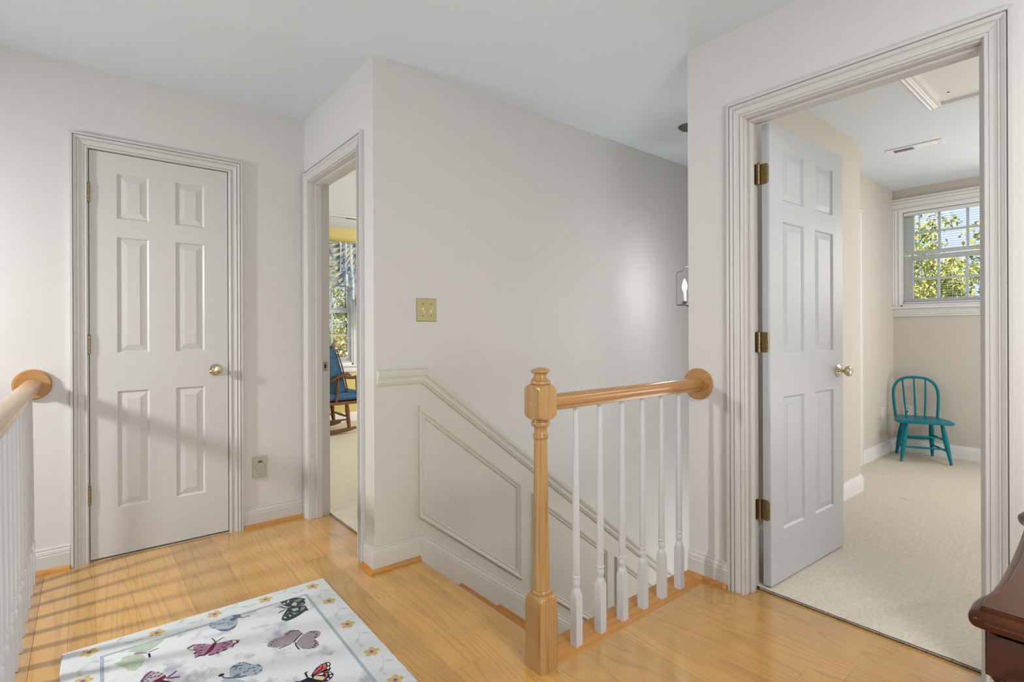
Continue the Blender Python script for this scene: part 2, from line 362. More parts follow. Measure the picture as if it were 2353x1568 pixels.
plank(XB, 2.274, DB[0], 0.56); plank(XB, 2.274, 0.56, DB[1])

# nosing boards at the edges of the landing
def nosing(name, poly, lo, hi, axis, m):
    return struct(name, MB().prism(poly, lo, hi, axis), m, smooth=50)
def nose_prof(a, bb):                                   # square edge at a, rounded nose at bb
    d = 1 if bb > a else -1
    return [(a, -0.022), (a, -0.001), (a+0.001*d, 0), (bb-0.009*d, 0), (bb-0.003*d, -0.003), (bb, -0.011), (bb-0.003*d, -0.019), (bb-0.009*d, -0.022)]
nosing('trim_1', nose_prof(1.2625, 1.397), 1.2125, XB+0.0, 'X', OAKX)
nosing('trim_2', nose_prof(-0.1485, -0.275), -1.5, YA, 'Y', OAKL)
nosing('trim_3', nose_prof(1.2125, 1.293), 1.3975, YS-0.013, 'Y', FLOORW)

# ---------------------------------------------------------------- casings, doors
CAS = [(0, 0), (0, 0.009), (0.003, 0.0125), (0.0095, 0.0125), (0.0105, 0.007), (0.0125, 0.006), (0.0135, 0.0085), (0.024, 0.0095), (0.032, 0.0125), (0.0345, 0.0155), (0.0365, 0.0155), (0.0375, 0.0095), (0.039, 0.0095),
       (0.041, 0.0125), (0.051, 0.018), (0.053, 0.018), (0.0535, 0.0115), (0.056, 0.0105), (0.057, 0.0135), (0.0575, 0.020), (0.0675, 0.020), (0.0685, 0.018), (0.0685, 0)]
def casing(parent, path, n, w=0.0685, m=TRIM, names=('casing', 'casing', 'casing')):
    prof = [(a*w/0.0685, t) for a, t in CAS]
    full = MB().sweep(path, n, prof); k = len(prof)
    for i in range(len(path)-1):
        R = [full.v[i*k:(i+1)*k], full.v[(i+1)*k:(i+2)*k]]
        A = [Vector(p) for p in R[0]]; B = [Vector(p) for p in R[1]]
        d = (Vector(path[i+1])-Vector(path[i])).normalized()*0.0004
        if i > 0: A = [p+d for p in A]
        if i < len(path)-2: B = [p-d for p in B]
        build(names[i], MB().rings([A, B]), m, parent)
def slab_and_panels(parent, w, h, t, cols, rows, loc, rz, m, z0=0.0):
    """six panel slab; local x = width, y = thickness (front face at y = 0 looks to -y), z up from the slab's bottom"""
    xs = sorted([0, w]+[c for p in cols for c in p]); zs = sorted([0, h]+[c for p in rows for c in p])
    holes = {(c[0], r[0]) for c in cols for r in rows}
    b = MB()
    for y in (0.0, t):
        for i in range(len(xs)-1):
            for j in range(len(zs)-1):
                if (xs[i], zs[j]) in holes: continue
                b.add([(xs[i], y, zs[j]), (xs[i+1], y, zs[j]), (xs[i+1], y, zs[j+1]), (xs[i], y, zs[j+1])], [(0, 1, 2, 3)])
    for (a, c) in (((0, 0), (w, 0)), ((w, 0), (w, h)), ((w, h), (0, h)), ((0, h), (0, 0))):
        b.add([(a[0], 0, a[1]), (c[0], 0, c[1]), (c[0], t, c[1]), (a[0], t, a[1])], [(0, 1, 2, 3)])
    s = build('door_slab', b, m, parent, local=True, loc=loc); s.rotation_euler = (0, 0, rz)
    for c in cols:
        for r in rows:
            p = MB()
            for y, sg in ((0.0, 1), (t, -1)):
                R = []
                for ins, dep in ((0, 0), (0.002, 0.0005), (0.009, 0.0075), (0.012, 0.0075), (0.040, 0.0022), (0.0405, 0.0012)):
                    R.append([(c[0]+ins, y+sg*dep, r[0]+ins), (c[1]-ins, y+sg*dep, r[0]+ins), (c[1]-ins, y+sg*dep, r[1]-ins), (c[0]+ins, y+sg*dep, r[1]-ins)])
                k = len(p.v); p.rings(R, caps=False); p.add(R[-1], [(0, 1, 2, 3)])
            build('panel', p, m, s, local=True)
    return s
def ring_knob(parent, pos, d, m, zup=True):
    """rose, stem and round knob along direction d"""
    d = Vector(d).normalized(); q = Vector((0, 0, 1)).rotation_difference(d).to_matrix().to_4x4(); q.translation = pos
    r = build('rosette', MB().lathe([(0, 0.0325), (0.003, 0.0325), (0.006, 0.029), (0.007, 0.026), (0.012, 0.022), (0.014, 0.015), (0.014, 0)], 28, q), m, parent, smooth=40)
    k = build('knob', MB().lathe([(0.014, 0.010), (0.026, 0.009), (0.030, 0.011), (0.034, 0.019), (0.040, 0.0245), (0.048, 0.027), (0.055, 0.026), (0.060, 0.021),
              (0.062, 0.017), (0.0615, 0.012), (0.063, 0.007), (0.063, 0)], 28, q), m, parent, smooth=50)
    return k
def hinge(parent, x, y, z, leaf=None, m=BRASS):
    b = MB(); hh = 0.0445
    for i in range(5):
        a = -hh+i*0.0178+0.0003; b.lathe([(z+a, 0.0055), (z+a+0.0005, 0.0062), (z+a+0.0168, 0.0062), (z+a+0.0172, 0.0055)], 12, Matrix.Translation((x, y, 0)))
    b.lathe([(z+hh, 0.004), (z+hh+0.003, 0.006), (z+hh+0.006, 0.003), (z+hh+0.007, 0)], 12, Matrix.Translation((x, y, 0)))
    b.lathe([(z-hh-0.004, 0.002), (z-hh-0.002, 0.005), (z-hh, 0.004)], 12, Matrix.Translation((x, y, 0)))
    return build('hinge', b, m, parent, smooth=40, origin='base')

# door_1: closed six panel closet door in the left wall
d1 = sempty('door_1', ((DA[0]+DA[1])/2, YA, 0))
casing(d1, [(DA[0]-0.004, YA, 0), (DA[0]-0.004, YA, DA[2]+0.0), (DA[1]+0.004, YA, DA[2]+0.0), (DA[1]+0.004, YA, 0)], (0, -1, 0), 0.0675)
b = MB(); b.box(DA[0]-JT, DA[0], YA, YA+0.115, 0, DA[2]); b.box(DA[1], DA[1]+JT, YA, YA+0.115, 0, DA[2]); b.box(DA[0]-JT, DA[1]+JT, YA, YA+0.115, DA[2], DA[2]+JT)
b.box(DA[0], DA[0]+0.011, YA+0.042, YA+0.075, 0, DA[2]); b.box(DA[1]-0.011, DA[1], YA+0.042, YA+0.075, 0, DA[2]); b.box(DA[0], DA[1], YA+0.042, YA+0.075, DA[2]-0.011, DA[2])
build('jamb', b, TRIM, d1)
build('closet_shadow_board', MB().box(DA[0]-JT, DA[1]+JT, YA+0.09, YA+0.114, -0.01, DA[2]+JT), DARK, d1)
s1 = slab_and_panels(d1, 0.6085, 2.028, 0.035, [(0.108, 0.244), (0.359, 0.4955)], [(0.237, 0.827), (1.019, 1.609), (1.699, 1.931)],
                     (0.0208-d1.location.x, 0.002, 0.011), 0, TRIM)
for z in (1.824, 1.076, 0.331): hinge(d1, 0.0185, YA-0.0055, z)
ring_knob(d1, (0.567, YA+0.002, 0.925), (0, -1, 0), BRIGHT)
build('strike_plate', MB().box(DA[1]-0.002, DA[1]+0.0005, YA-0.001, YA+0.02, 0.895, 0.953), IRON, d1)

# door_2: bedroom door standing open into the bedroom, hinged on the left jamb
d2 = sempty('door_2', (XB, (DB[0]+DB[1])/2, 0))
casing(d2, [(XB, DB[1]+0.005, 0), (XB, DB[1]+0.005, DB[2]+0.005), (XB, DB[0]-0.005, DB[2]+0.005), (XB, DB[0]-0.005, 0)], (-1, 0, 0), 0.0685)
def jamb_y(parent, X0, X1, D, stop, m=TRIM):
    b = MB(); b.box(X0, X1, D[1], D[1]+JT, 0, D[2]); b.box(X0, X1, D[0]-JT, D[0], 0, D[2]); b.box(X0, X1, D[0]-JT, D[1]+JT, D[2], D[2]+JT); build('jamb', b, m, parent)
    b = MB(); a, c = stop; b.box(a, c, D[1]-0.011, D[1], 0, D[2]-0.011); b.box(a, c, D[0], D[0]+0.011, 0, D[2]-0.011); b.box(a, c, D[0], D[1], D[2]-0.011, D[2]); build('door_stop', b, m, parent, bevel=0.002)
jamb_y(d2, XB, XB+0.115, DB, (XB+0.03, XB+0.065))
casing(d2, [(XB+0.115, DB[0]-0.005, 0), (XB+0.115, DB[0]-0.005, DB[2]+0.005), (XB+0.115, DB[1]+0.005, DB[2]+0.005), (XB+0.115, DB[1]+0.005, 0)], (1, 0, 0), 0.0685, WHITE)
OA = math.radians(-2.77); o2 = Vector((2.2925, 1.0292, 0.02))
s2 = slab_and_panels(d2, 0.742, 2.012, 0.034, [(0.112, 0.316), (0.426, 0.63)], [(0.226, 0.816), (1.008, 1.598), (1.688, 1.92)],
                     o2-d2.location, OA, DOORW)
for z in (1.815, 1.080, 0.347):
    hinge(d2, 2.2835, 1.0735, z)
    b = MB(); q = Matrix.Translation(o2) @ Matrix.Rotation(OA, 4, 'Z')
    pts = []
    for (cy, cz, a0) in ((0.027, 0.0345, 0), ):
        pass
    r = 0.012; ring = []
    for cy, cz, a0 in ((0.0045+r, 0.0445-r, 0.5*PI), (0.0045+r, -0.0445+r, PI)):
        for k in range(5):
            a = a0+k*PI/8; ring.append((cy+r*math.cos(a), cz+r*math.sin(a)))
    ring += [(0.042, -0.0445), (0.042, 0.0445)]
    zz = z-o2.z
    b.rings([[q @ Vector((-0.0022, y, zz+w)) for y, w in ring], [q @ Vector((0.0003, y, zz+w)) for y, w in ring]])
    lf = build('hinge_leaf', b, BRASS, d2, origin='base')
    b = MB()
    for y, w in ((0.017, 0.03), (0.011, 0.0), (0.017, -0.03)):
        b.lathe([(0, 0.0035), (0.0006, 0.003), (0.0006, 0)], 8, q @ Matrix.Translation((-0.0022, y, zz+w)) @ Matrix.Rotation(-PI/2, 4, 'Y'))
    build('screw', b, IRON, lf)
    build('hinge_leaf', MB().box(2.2525, 2.2835, DB[1]-0.0022, DB[1]+0.0003, z-0.0445, z+0.0445), BRASS, d2, origin='base')
kq = Matrix.Translation(o2) @ Matrix.Rotation(OA, 4, 'Z')
ring_knob(d2, kq @ Vector((0.682, 0, 0.905)), (math.sin(OA), -math.cos(OA), 0), BRIGHT)

# door_3: nursery doorway (leaf swung out of sight), door_4: closet in the bedroom recess
d3 = sempty('door_3', (XC, (DC[0]+DC[1])/2, 0))
casing(d3, [(XC, DC[1]+0.005, 0), (XC, DC[1]+0.005, DC[2]+0.005), (XC, DC[0]-0.005, DC[2]+0.005), (XC, DC[0]-0.005, 0)], (-1, 0, 0), 0.0685)
jamb_y(d3, XC, XC+0.12, DC, (XC+0.035, XC+0.07))
b = MB(); b.box(XC+0.078, XC+0.108, DC[1]-0.0015, DC[1]+0.0005, 0.893, 0.95); st = build('strike_plate', b, NICKEL, d3)
b = MB(); b.box(XC+0.086, XC+0.098, DC[1]-0.0018, DC[1]-0.001, 0.91, 0.935); b.box(XC+0.088, XC+0.094, DC[1]-0.0018, DC[1]-0.001, 0.898, 0.902); b.box(XC+0.088, XC+0.094, DC[1]-0.0018, DC[1]-0.001, 0.941, 0.945)
build('strike_hole', b, DARK, st)
d4 = sempty('door_4', (4.57, 1.5, 0))
casing(d4, [(4.215, 1.5, 0), (4.215, 1.5, 2.05), (4.915, 1.5, 2.05), (4.915, 1.5, 0)], (0, -1, 0), 0.0685, WHITE)
slab_and_panels(d4, 0.68, 2.02, 0.035, [(0.11, 0.29), (0.39, 0.57)], [(0.237, 0.827), (1.019, 1.609), (1.699, 1.931)], (4.222-4.57, 0.004, 0.018), 0, WHITE)
for z in (1.82, 1.1, 0.33): hinge(d4, 4.908, 1.4935, z, m=IRON)

# ---------------------------------------------------------------- baseboards and shoe mouldings
BASE = [(0, 0), (0, 0.0135), (0.078, 0.0135), (0.082, 0.0115), (0.085, 0.0125), (0.098, 0.0105), (0.105, 0.0065), (0.108, 0.0085), (0.115, 0.0065), (0.115, 0)]
SHOE = [(0, 0.0135), (0, 0.031), (0.009, 0.0295), (0.015, 0.0255), (0.0185, 0.020), (0.0195, 0.0135)]
def baseboard(name, a, c, n, m=TRIM, shoe=OAKX, scale=1.0):
    o = struct(name, MB().sweep([a, c], n, [(w*scale, t) for w, t in BASE]), m)
    if shoe: build('shoe_moulding', MB().sweep([a, c], n, SHOE), shoe, o, smooth=40)
    return o
baseboard('baseboard_left', (-0.60, YA, 0), (DA[0]-0.073, YA, 0), (0, -1, 0))
baseboard('baseboard_left.001', (DA[1]+0.073, YA, 0), (XC, YA, 0), (0, -1, 0))
# outside corner between the doorway and the stairs: both boards are cut on one shared mitre
cn = [(XC-t, YS-t, w) for w, t in BASE]; cs_ = [(XC-t, YS-t, w) for w, t in SHOE]
o = struct('baseboard_corner', MB().rings([[(XC-t, DC[0]-0.0745, w) for w, t in BASE], cn]), TRIM)
build('shoe_moulding', MB().rings([[(XC-t, DC[0]-0.0745, w) for w, t in SHOE], cs_]), OAKY, o, smooth=40)
_dv = Vector((1, 0, -SLOPE)).normalized(); _up = Vector((0, -1, 0)).cross(_dv); _m = _up+Vector((0, 0, 1)); _m = _m/_m.dot(_up)
o = struct('baseboard_stair', MB().rings([cn, [Vector((1.316, YS-t, 0.115))+_m*(w-0.115) for w, t in BASE]]), WAIN)
build('shoe_moulding', MB().rings([cs_, [(1.287, YS-t, w) for w, t in SHOE]]), OAKX, o, smooth=40)
baseboard('baseboard_right', (XB, 1.3555, 0), (XB, DB[1]+0.0745, 0), (-1, 0, 0))
baseboard('baseboard_right.001', (XB, DB[0]-0.0745, 0), (XB, -1.5, 0), (-1, 0, 0))
baseboard('baseboard_bedroom_left', (XB+0.19, 1.265, 0.008), (4.2, 1.265, 0.008), (0, -1, 0), WHITE, None)
struct('baseboard_bedroom_return', MB().sweep([(4.2, 1.2515, 0.008), (4.2, 1.5, 0.008)], (1, 0, 0), BASE), WHITE)
baseboard('baseboard_bedroom_back', (4.985, 1.5, 0.008), (5.87, 1.5, 0.008), (0, -1, 0), WHITE, None)
baseboard('baseboard_bedroom_window', (5.87, 1.5, 0.008), (5.87, -2.0, 0.008), (-1, 0, 0), WHITE, None)
baseboard('baseboard_nursery_window', (XC+0.12, 6.4, 0.008), (5.0, 6.4, 0.008), (0, -1, 0), WHITE, None)

# stair skirt board, chair rail and wainscot panel mouldings on the stair wall
SK = [(-0.30, 0), (-0.30, 0.0135)] + [(w-0.115, t) for w, t in BASE[2:]]
def stair_line(x, x0, z0): return z0-SLOPE*(x-x0)
P0 = (1.3163, YS, 0.115); P1 = (4.0, YS, stair_line(4.0, 1.316, 0.115))
dirv = (Vector(P1)-Vector(P0)).normalized(); up = Vector((0, -1, 0)).cross(dirv)
R1 = [Vector(P1)+up*w+Vector((0, -1, 0))*t for w, t in SK]
R0 = []
for w, t in SK:                                          # first ring is cut on the mitre with the level baseboard
    m_ = (up+Vector((0, 0, 1))); m_ = m_/m_.dot(up); R0.append(Vector(P0)+m_*w+Vector((0, -1, 0))*t)
struct('trim_4', MB().rings([R0, R1]), WAIN)
RAILP = [(0, 0), (0, 0.008), (0.006, 0.011), (0.010, 0.011), (0.012, 0.016), (0.028, 0.0175), (0.034, 0.0205), (0.037, 0.0205), (0.039, 0.025), (0.047, 0.028), (0.058, 0.030), (0.066, 0.028), (0.072, 0.020), (0.073, 0.010), (0.073, 0)]
struct('trim_5', MB().sweep([(XC+0.012, YS, 0.876), (1.306, YS, 0.876), (4.0, YS, stair_line(4.0, 1.306, 0.876))], (0, -1, 0), RAILP), WAIN)
PAN = [(-0.033, 0), (-0.033, 0.004), (-0.027, 0.008), (-0.021, 0.005), (-0.013, 0.0115), (-0.005, 0.0135), (0, 0.010), (0, 0)]
for i in range(3):
    x0 = 1.2876+0.759*i; x1 = x0+0.671; zu = 0.764-SLOPE*0.759*i; hh = 0.556
    pts = [(x0, YS, zu-hh), (x0, YS, zu), (x1, YS, zu-SLOPE*(x1-x0)), (x1, YS, zu-hh-SLOPE*(x1-x0))]
    struct('trim_%d' % (6+i), MB().sweep(pts, (0, -1, 0), PAN, closed=True), WAIN)

# ---------------------------------------------------------------- staircase going down to the right
sc = empty('staircase', (1.293, 1.83, 0)); tag(sc, 'oak staircase descending beside the panelled taupe wainscot', 'stairs')
for i in range(1, 11):
    z = -0.1965*i; xn = 1.293+0.2535*i
    build('tread', MB().prism([(xn-0.279, z-0.025), (xn-0.279, z), (xn-0.01, z), (xn-0.003, z-0.004), (xn, z-0.0125), (xn-0.003, z-0.021), (xn-0.01, z-0.025)], 1.357, YS-0.0145, 'Y'), OAKY, sc, smooth=50, origin=(xn-0.13, 1.83, z))
    build('riser', MB().box(xn-0.2785-0.012, xn-0.2785, 1.357, YS-0.0145, z, z+0.1965-0.0225), TRIM, sc, origin=(xn-0.2785, 1.83, z))
# ---------------------------------------------------------------- windows with blinds
def window(name, vert, T0, op, casing_in, stool_z, glass, munt, zu, zl, head_w):
    """vert: 'X' (plane x = T0, room towards -x, s = y) or 'Y' (plane y = T0, room towards -y, s = x)"""
    def bx(b, s0, s1, t0, t1, z0, z1):
        if vert == 'X': b.box(T0+t0, T0+t1, s0, s1, z0, z1)
        else: b.box(s0, s1, T0+t0, T0+t1, z0, z1)
        return b
    def P(s, t, z): return (T0+t, s, z) if vert == 'X' else (s, T0+t, z)
    n = (-1, 0, 0) if vert == 'X' else (0, -1, 0)
    w = sempty(name, P((op[0]+op[1])/2, 0.05, stool_z))
    lo, hi, top = casing_in
    L, R_ = (hi, lo) if vert == 'X' else (lo, hi)
    sg = 1 if L > R_ else -1
    cs = [(a*0.068/0.0685, t) for a, t in CAS]
    build('casing', MB().sweep([P(L, 0, stool_z), P(L, 0, top)], n, cs), WHITE, w)
    build('casing', MB().sweep([P(R_, 0, top), P(R_, 0, stool_z)], n, cs), WHITE, w)
    build('casing', MB().sweep([P(L+sg*0.068, 0, top), P(R_-sg*0.068, 0, top)], n, [(a*head_w/0.0685, t*1.05) for a, t in CAS]), WHITE, w)
    build('stool', bx(MB(), lo-0.075, hi+0.075, -0.045, 0.03, stool_z-0.02, stool_z), WHITE, w, bevel=0.006)
    build('apron', MB().sweep([P(L+sg*0.07, 0, stool_z-0.09), P(R_-sg*0.07, 0, stool_z-0.09)], n, [(0.069-a, t) for a, t in CAS[::-1]]), WHITE, w)
    b = MB(); bx(b, op[0], op[0]+0.02, 0, 0.12, op[2], op[3]); bx(b, op[1]-0.02, op[1], 0, 0.12, op[2], op[3]); bx(b, op[0]+0.02, op[1]-0.02, 0, 0.12, op[3]-0.02, op[3]); bx(b, op[0]+0.02, op[1]-0.02, 0.0, 0.12, stool_z-0.004, op[2]+0.012)
    build('frame', b, SASHW, w)
    for nm, t0, t1, (ga, gm, gb), (oa, ob) in (('upper_sash', 0.078, 0.106, zu, (zu[0]-0.035, op[3]-0.005)), ('lower_sash', 0.044, 0.072, zl, (op[2]+0.012, zl[2]+0.045))):
        b = MB(); s0, s1 = op[0]+0.018, op[1]-0.018
        bx(b, s0, glass[0], t0, t1, oa, ob); bx(b, glass[1], s1, t0, t1, oa, ob); bx(b, glass[0], glass[1], t0, t1, oa, ga); bx(b, glass[0], glass[1], t0, t1, gb, ob)
        sh = build(nm, b, SASHW, w, bevel=0.003)
        ss = [glass[0]]+list(munt)+[glass[1]]
        for m_ in munt: build('muntin', bx(MB(), m_-0.009, m_+0.009, t0+0.003, t1-0.003, ga, gb), SASHW, sh)
        build('muntin', bx(MB(), glass[0], glass[1], t0+0.004, t1-0.004, gm-0.009, gm+0.009), SASHW, sh)
        for a, c in zip(ss, ss[1:]):
            for d, e in ((ga, gm), (gm, gb)): build('pane', bx(MB(), a+0.003, c-0.003, t0+0.012, t0+0.0145, d+0.003, e-0.003), GLASS, sh)
    return P, bx
def blind(P, bx, s0, s1, z0, z1, label, cords, wand):
    r = empty('window_blind', P((s0+s1)/2, 0.018, z0)); tag(r, label, 'blind', 'open white slatted blinds')
    build('headrail', bx(MB(), s0, s1, 0.004, 0.034, z1-0.028, z1), WHITE, r, bevel=0.002)
    build('bottom_rail', bx(MB(), s0, s1, 0.008, 0.032, z0, z0+0.012), WHITE, r, bevel=0.002)
    n = int((z1-0.03-z0-0.012)/0.0205); first = None
    for i in range(n):
        z = z0+0.026+i*0.0205
        if first is None:
            b = MB(); R = []
            for k in range(5):
                u = -1+k*0.5; t = 0.020+0.0115*u; dz = 0.0022*(1-u*u)+0.0016*u
                R.append([P(s0, t, z+dz), P(s1, t, z+dz)])
            vs = [p for q in R for p in q]; b.add(vs, [(2*k, 2*k+1, 2*k+3, 2*k+2) for k in range(4)])
            b.add([(p[0], p[1], p[2]-0.0009) for p in vs], [(2*k+2, 2*k+3, 2*k+1, 2*k) for k in range(4)])
            first = build('slat', b, SLATM, r, origin=P((s0+s1)/2, 0.02, z))
        else:
            c = first.copy(); COL.objects.link(c); c.location = first.location + Vector((0, 0, i*0.0205))
    for s in cords: build('ladder_cord', MB().tube([P(s, 0.0075, z0), P(s, 0.0075, z1)], 0.0009, 5), WHITE, r)
    if wand: build('tilt_wand', MB().tube([P(wand, -0.002, z1-0.02), P(wand, -0.004, z1-0.5), P(wand, -0.003, z0+0.03)], 0.0028, 6), GLASSW, r)
GLASSW = mat('clear_grey_plastic', (0.45, 0.46, 0.47), 0.2)
P_, bx_ = window('window_1', 'X', 5.87, (0.700, 1.446, 1.36, 2.241), (0.700, 1.446, 2.241), 1.349, (0.785, 1.357), (0.979, 1.174), (1.865, 2.03, 2.20), (1.418, 1.60, 1.772), 0.108)
blind(P_, bx_, 0.727, 1.419, 1.376, 2.214, 'open white slat blind in the window above the teal chair', (0.84, 1.07, 1.385), 1.30)
P_, bx_ = window('window_2', 'Y', 6.4, (1.935, 2.645, 0.74, 2.05), (1.935, 2.645, 2.05), 0.722, (1.985, 2.60), (2.19, 2.395), (1.445, 1.72, 2.005), (0.815, 1.09, 1.378), 0.07)
blind(P_, bx_, 1.962, 2.618, 0.757, 2.026, 'open white slat blind behind the rocking chair and blue patterned curtain', (2.06, 2.29, 2.54), None)

# ---------------------------------------------------------------- trees beyond the windows
LEAF = [mat('leaf_%d' % i, c, 0.7, spec=0.2) for i, c in enumerate([(0.40, 0.40, 0.07), (0.56, 0.48, 0.08), (0.24, 0.32, 0.07), (0.62, 0.55, 0.20), (0.12, 0.18, 0.05)])]
RLEAF = [mat('copper_leaf_%d' % i, c, 0.7, spec=0.2) for i, c in enumerate([(0.20, 0.075, 0.04), (0.45, 0.36, 0.05), (0.33, 0.34, 0.06), (0.13, 0.05, 0.03), (0.5, 0.45, 0.12)])]
BARK = mat('bark', (0.10, 0.075, 0.055), 0.9, bump=(30, 0.6, 0.02))
def tree(name, loc, label, blobs, n, size, mats):
    r = empty(name, loc); tag(r, label, 'tree')
    top = max(z for _, _, z, _ in blobs); b = MB()
    b.tube([(0, 0, 0), (0.05, 0.02, top*0.4), (0.0, 0.08, top*0.75), (0.05, 0.0, top)], [0.13, 0.10, 0.07, 0.02], 8)
    build('trunk', b, BARK, r, local=True, smooth=60)
    for x, y, z, rad in blobs: build('branch', MB().tube([(0, 0, z*0.55), (x*0.5, y*0.5, z*0.8), (x, y, z), (x*1.25, y*1.25, z+rad*0.6)], [0.06, 0.04, 0.02, 0.008], 6), BARK, r, local=True, smooth=60)
    b = MB(); tot = sum(q[3]**2 for q in blobs); rnd = random.Random(len(name)+n)
    for x, y, z, rad in blobs:
        tw = []
        for _ in range(int(26*rad*rad)+6):
            v = Vector((rnd.gauss(0, 1), rnd.gauss(0, 1), rnd.gauss(0, 1))).normalized()*rad*rnd.uniform(0.35, 1.0); tw.append(v)
        for _ in range(int(n*rad*rad/tot)):
            t = rnd.choice(tw); p = Vector((x, y, z))+t+Vector((rnd.gauss(0, .15), rnd.gauss(0, .15), rnd.gauss(0, .11)))
            q = Matrix.Rotation(rnd.uniform(0, 6.28), 3, 'Z') @ Matrix.Rotation(rnd.gauss(0.7, 0.5), 3, 'X')
            s = size*rnd.uniform(0.6, 1.3)
            vs = [p+q @ Vector(c) for c in ((0, -s, 0), (s*0.55, 0, s*0.12), (0, s, 0), (-s*0.55, 0, s*0.12))]
            b.add(vs, [(0, 1, 2, 3)], rnd.choice((0, 0, 1, 1, 2, 3, 4)))
    f = build('foliage', b, mats, r, local=True); f['kind'] = 'stuff'
tree('yellowing_maple', (14.0, 4.3, -2.95), 'yellow green maple filling the left side of the bedroom window', [(0, -0.3, 6.2, 1.2), (-0.2, 0.2, 4.8, 1.6), (0.3, -1.3, 4.9, 1.0), (-0.3, -0.8, 3.9, 1.3), (0.2, 1.2, 5.6, 1.4)], 26000, 0.046, LEAF)
tree('garden_tree', (14.6, -0.6, -2.95), 'yellow green tree low in the right side of the bedroom window', [(0, 0.4, 4.6, 1.1), (0.1, -0.9, 4.5, 1.2), (-0.3, 0.9, 3.9, 1.2), (0.2, 0.0, 3.5, 1.3)], 18000, 0.046, LEAF)
tree('tall_backdrop_tree', (19.0, 4.0, -2.95), 'darker yellow green tree standing behind the maple', [(0, 0, 5.2, 2.2), (0, -2.2, 5.0, 1.9), (0, 2.2, 5.5, 2.2)], 11000, 0.085, LEAF)
tree('birch_tree', (6.2, 15.6, -2.95), 'yellow green tree seen behind the nursery window', [(0, 0, 5.0, 1.3), (-0.6, 0.2, 4.2, 1.4), (0.8, 0, 4.4, 1.3), (0.2, 0.5, 3.4, 1.6)], 13000, 0.052, LEAF)
tree('copper_beech', (5.4, 13.0, -2.95), 'copper leaved tree low in the nursery window', [(0, 0, 3.6, 0.8), (-0.7, 0.1, 3.3, 0.9), (0.7, 0.1, 3.4, 0.8), (0, 0, 2.6, 1.1)], 6000, 0.06, RLEAF)

# ---------------------------------------------------------------- carpets
def carpet(name, rects, label, edge):
    """edge: (axis, side) along which the pile is modelled as a frayed tufted border"""
    b = MB(); rnd = random.Random(3)
    for x0, x1, y0, y1 in rects:
        nx, ny = max(2, int((x1-x0)/0.06)), max(2, int((y1-y0)/0.06)); vs = []; fs = []
        for i in range(nx+1):
            for j in range(ny+1): vs.append((x0+(x1-x0)*i/nx, y0+(y1-y0)*j/ny, 0.011+rnd.uniform(-0.0012, 0.0012)))
        for i in range(nx):
            for j in range(ny): fs.append((i*(ny+1)+j, (i+1)*(ny+1)+j, (i+1)*(ny+1)+j+1, i*(ny+1)+j+1))
        b.add(vs, fs)
    o = build(name, b, CARPET, smooth=80); tag(o, label, 'carpet', kind='stuff')
    ex, ya, yb = edge; b = MB()
    for _ in range(int((yb-ya)*5200)):
        y = rnd.uniform(ya, yb); x = ex+abs(rnd.gauss(0, 0.012)); h = rnd.uniform(0.008, 0.0122); lx = rnd.gauss(-0.003, 0.003); ly = rnd.gauss(0, 0.003); w = 0.0013
        b.add([(x-w, y, 0.002), (x+w, y+w, 0.002), (x, y-w, 0.002), (x+lx, y+ly, h)], [(0, 1, 3), (1, 2, 3), (2, 0, 3)])
    t = build('tufted_edge', b, CARPET, o, smooth=None); t['kind'] = 'stuff'
    return o
carpet('bedroom_carpet', [(2.2755, 4.2, -1.99, 1.26), (4.2, 5.86, -1.99, 1.495)], 'beige cut pile carpet covering the bedroom floor behind the open door', (2.274, DB[0]+0.012, DB[1]-0.012))
carpet('nursery_carpet', [(1.1775, 4.99, YS+0.12, 6.39)], 'beige cut pile carpet under the rocking chair', (1.177, DC[0]+0.012, DC[1]-0.012))

# ---------------------------------------------------------------- railings
def baluster_bm():
    b = MB(); n = 24; R = []
    def ring(z, h, r, k):                                # k = 0 square, 1 round
        out = []
        for j in range(n):
            a = 2*PI*j/n; c, s_ = math.cos(a), math.sin(a); q = h/max(abs(c), abs(s_))
            out.append((c*(q*(1-k)+r*k), s_*(q*(1-k)+r*k), z))
        return out
    for z, h, r, k in [(0, .0158, .0158, 0), (.176, .0158, .0158, 0), (.184, .0156, .0166, .45), (.192, .0150, .0160, .85), (.199, .0140, .0140, 1), (.203, .0115, .0115, 1), (.208, .0112, .0112, 1),
                       (.216, .0135, .0135, 1), (.224, .0148, .0148, 1), (.232, .0140, .0140, 1), (.2375, .0118, .0118, 1), (.240, .0118, .0118, 1), (.2415, .0148, .0148, 1), (.245, .0156, .0156, 1),
                       (.2485, .0148, .0148, 1), (.250, .0125, .0125, 1), (.254, .0130, .0130, 1), (.262, .0138, .0138, 1), (.36, .0136, .0136, 1), (.55, .0122, .0122, 1), (.80, .0098, .0098, 1), (.868, .0090, .0090, 1)]:
        R.append(ring(z, h, r, k))
    return b.rings(R)
RAILX = [(-.0225, 0), (.0225, 0), (.0245, .0015), (.0245, .0095), (.0225, .0115), (.0225, .0130), (.0270, .0150), (.0292, .0185), (.0298, .028), (.0292, .0385), (.0262, .0455), (.0195, .0507), (.0095, .0537), (0, .0545),
         (-.0095, .0537), (-.0195, .0507), (-.0262, .0455), (-.0292, .0385), (-.0298, .028), (-.0292, .0185), (-.0270, .0150), (-.0225, .0130), (-.0225, .0115), (-.0245, .0095), (-.0245, .0015)]
rl = empty('stair_railing', (1.7, 1.3, 0)); tag(rl, 'short oak stair railing with square newel and six white balusters', 'railing')
q = Matrix.Translation((1.1885, 1.296, 0)); hs = 0.0385
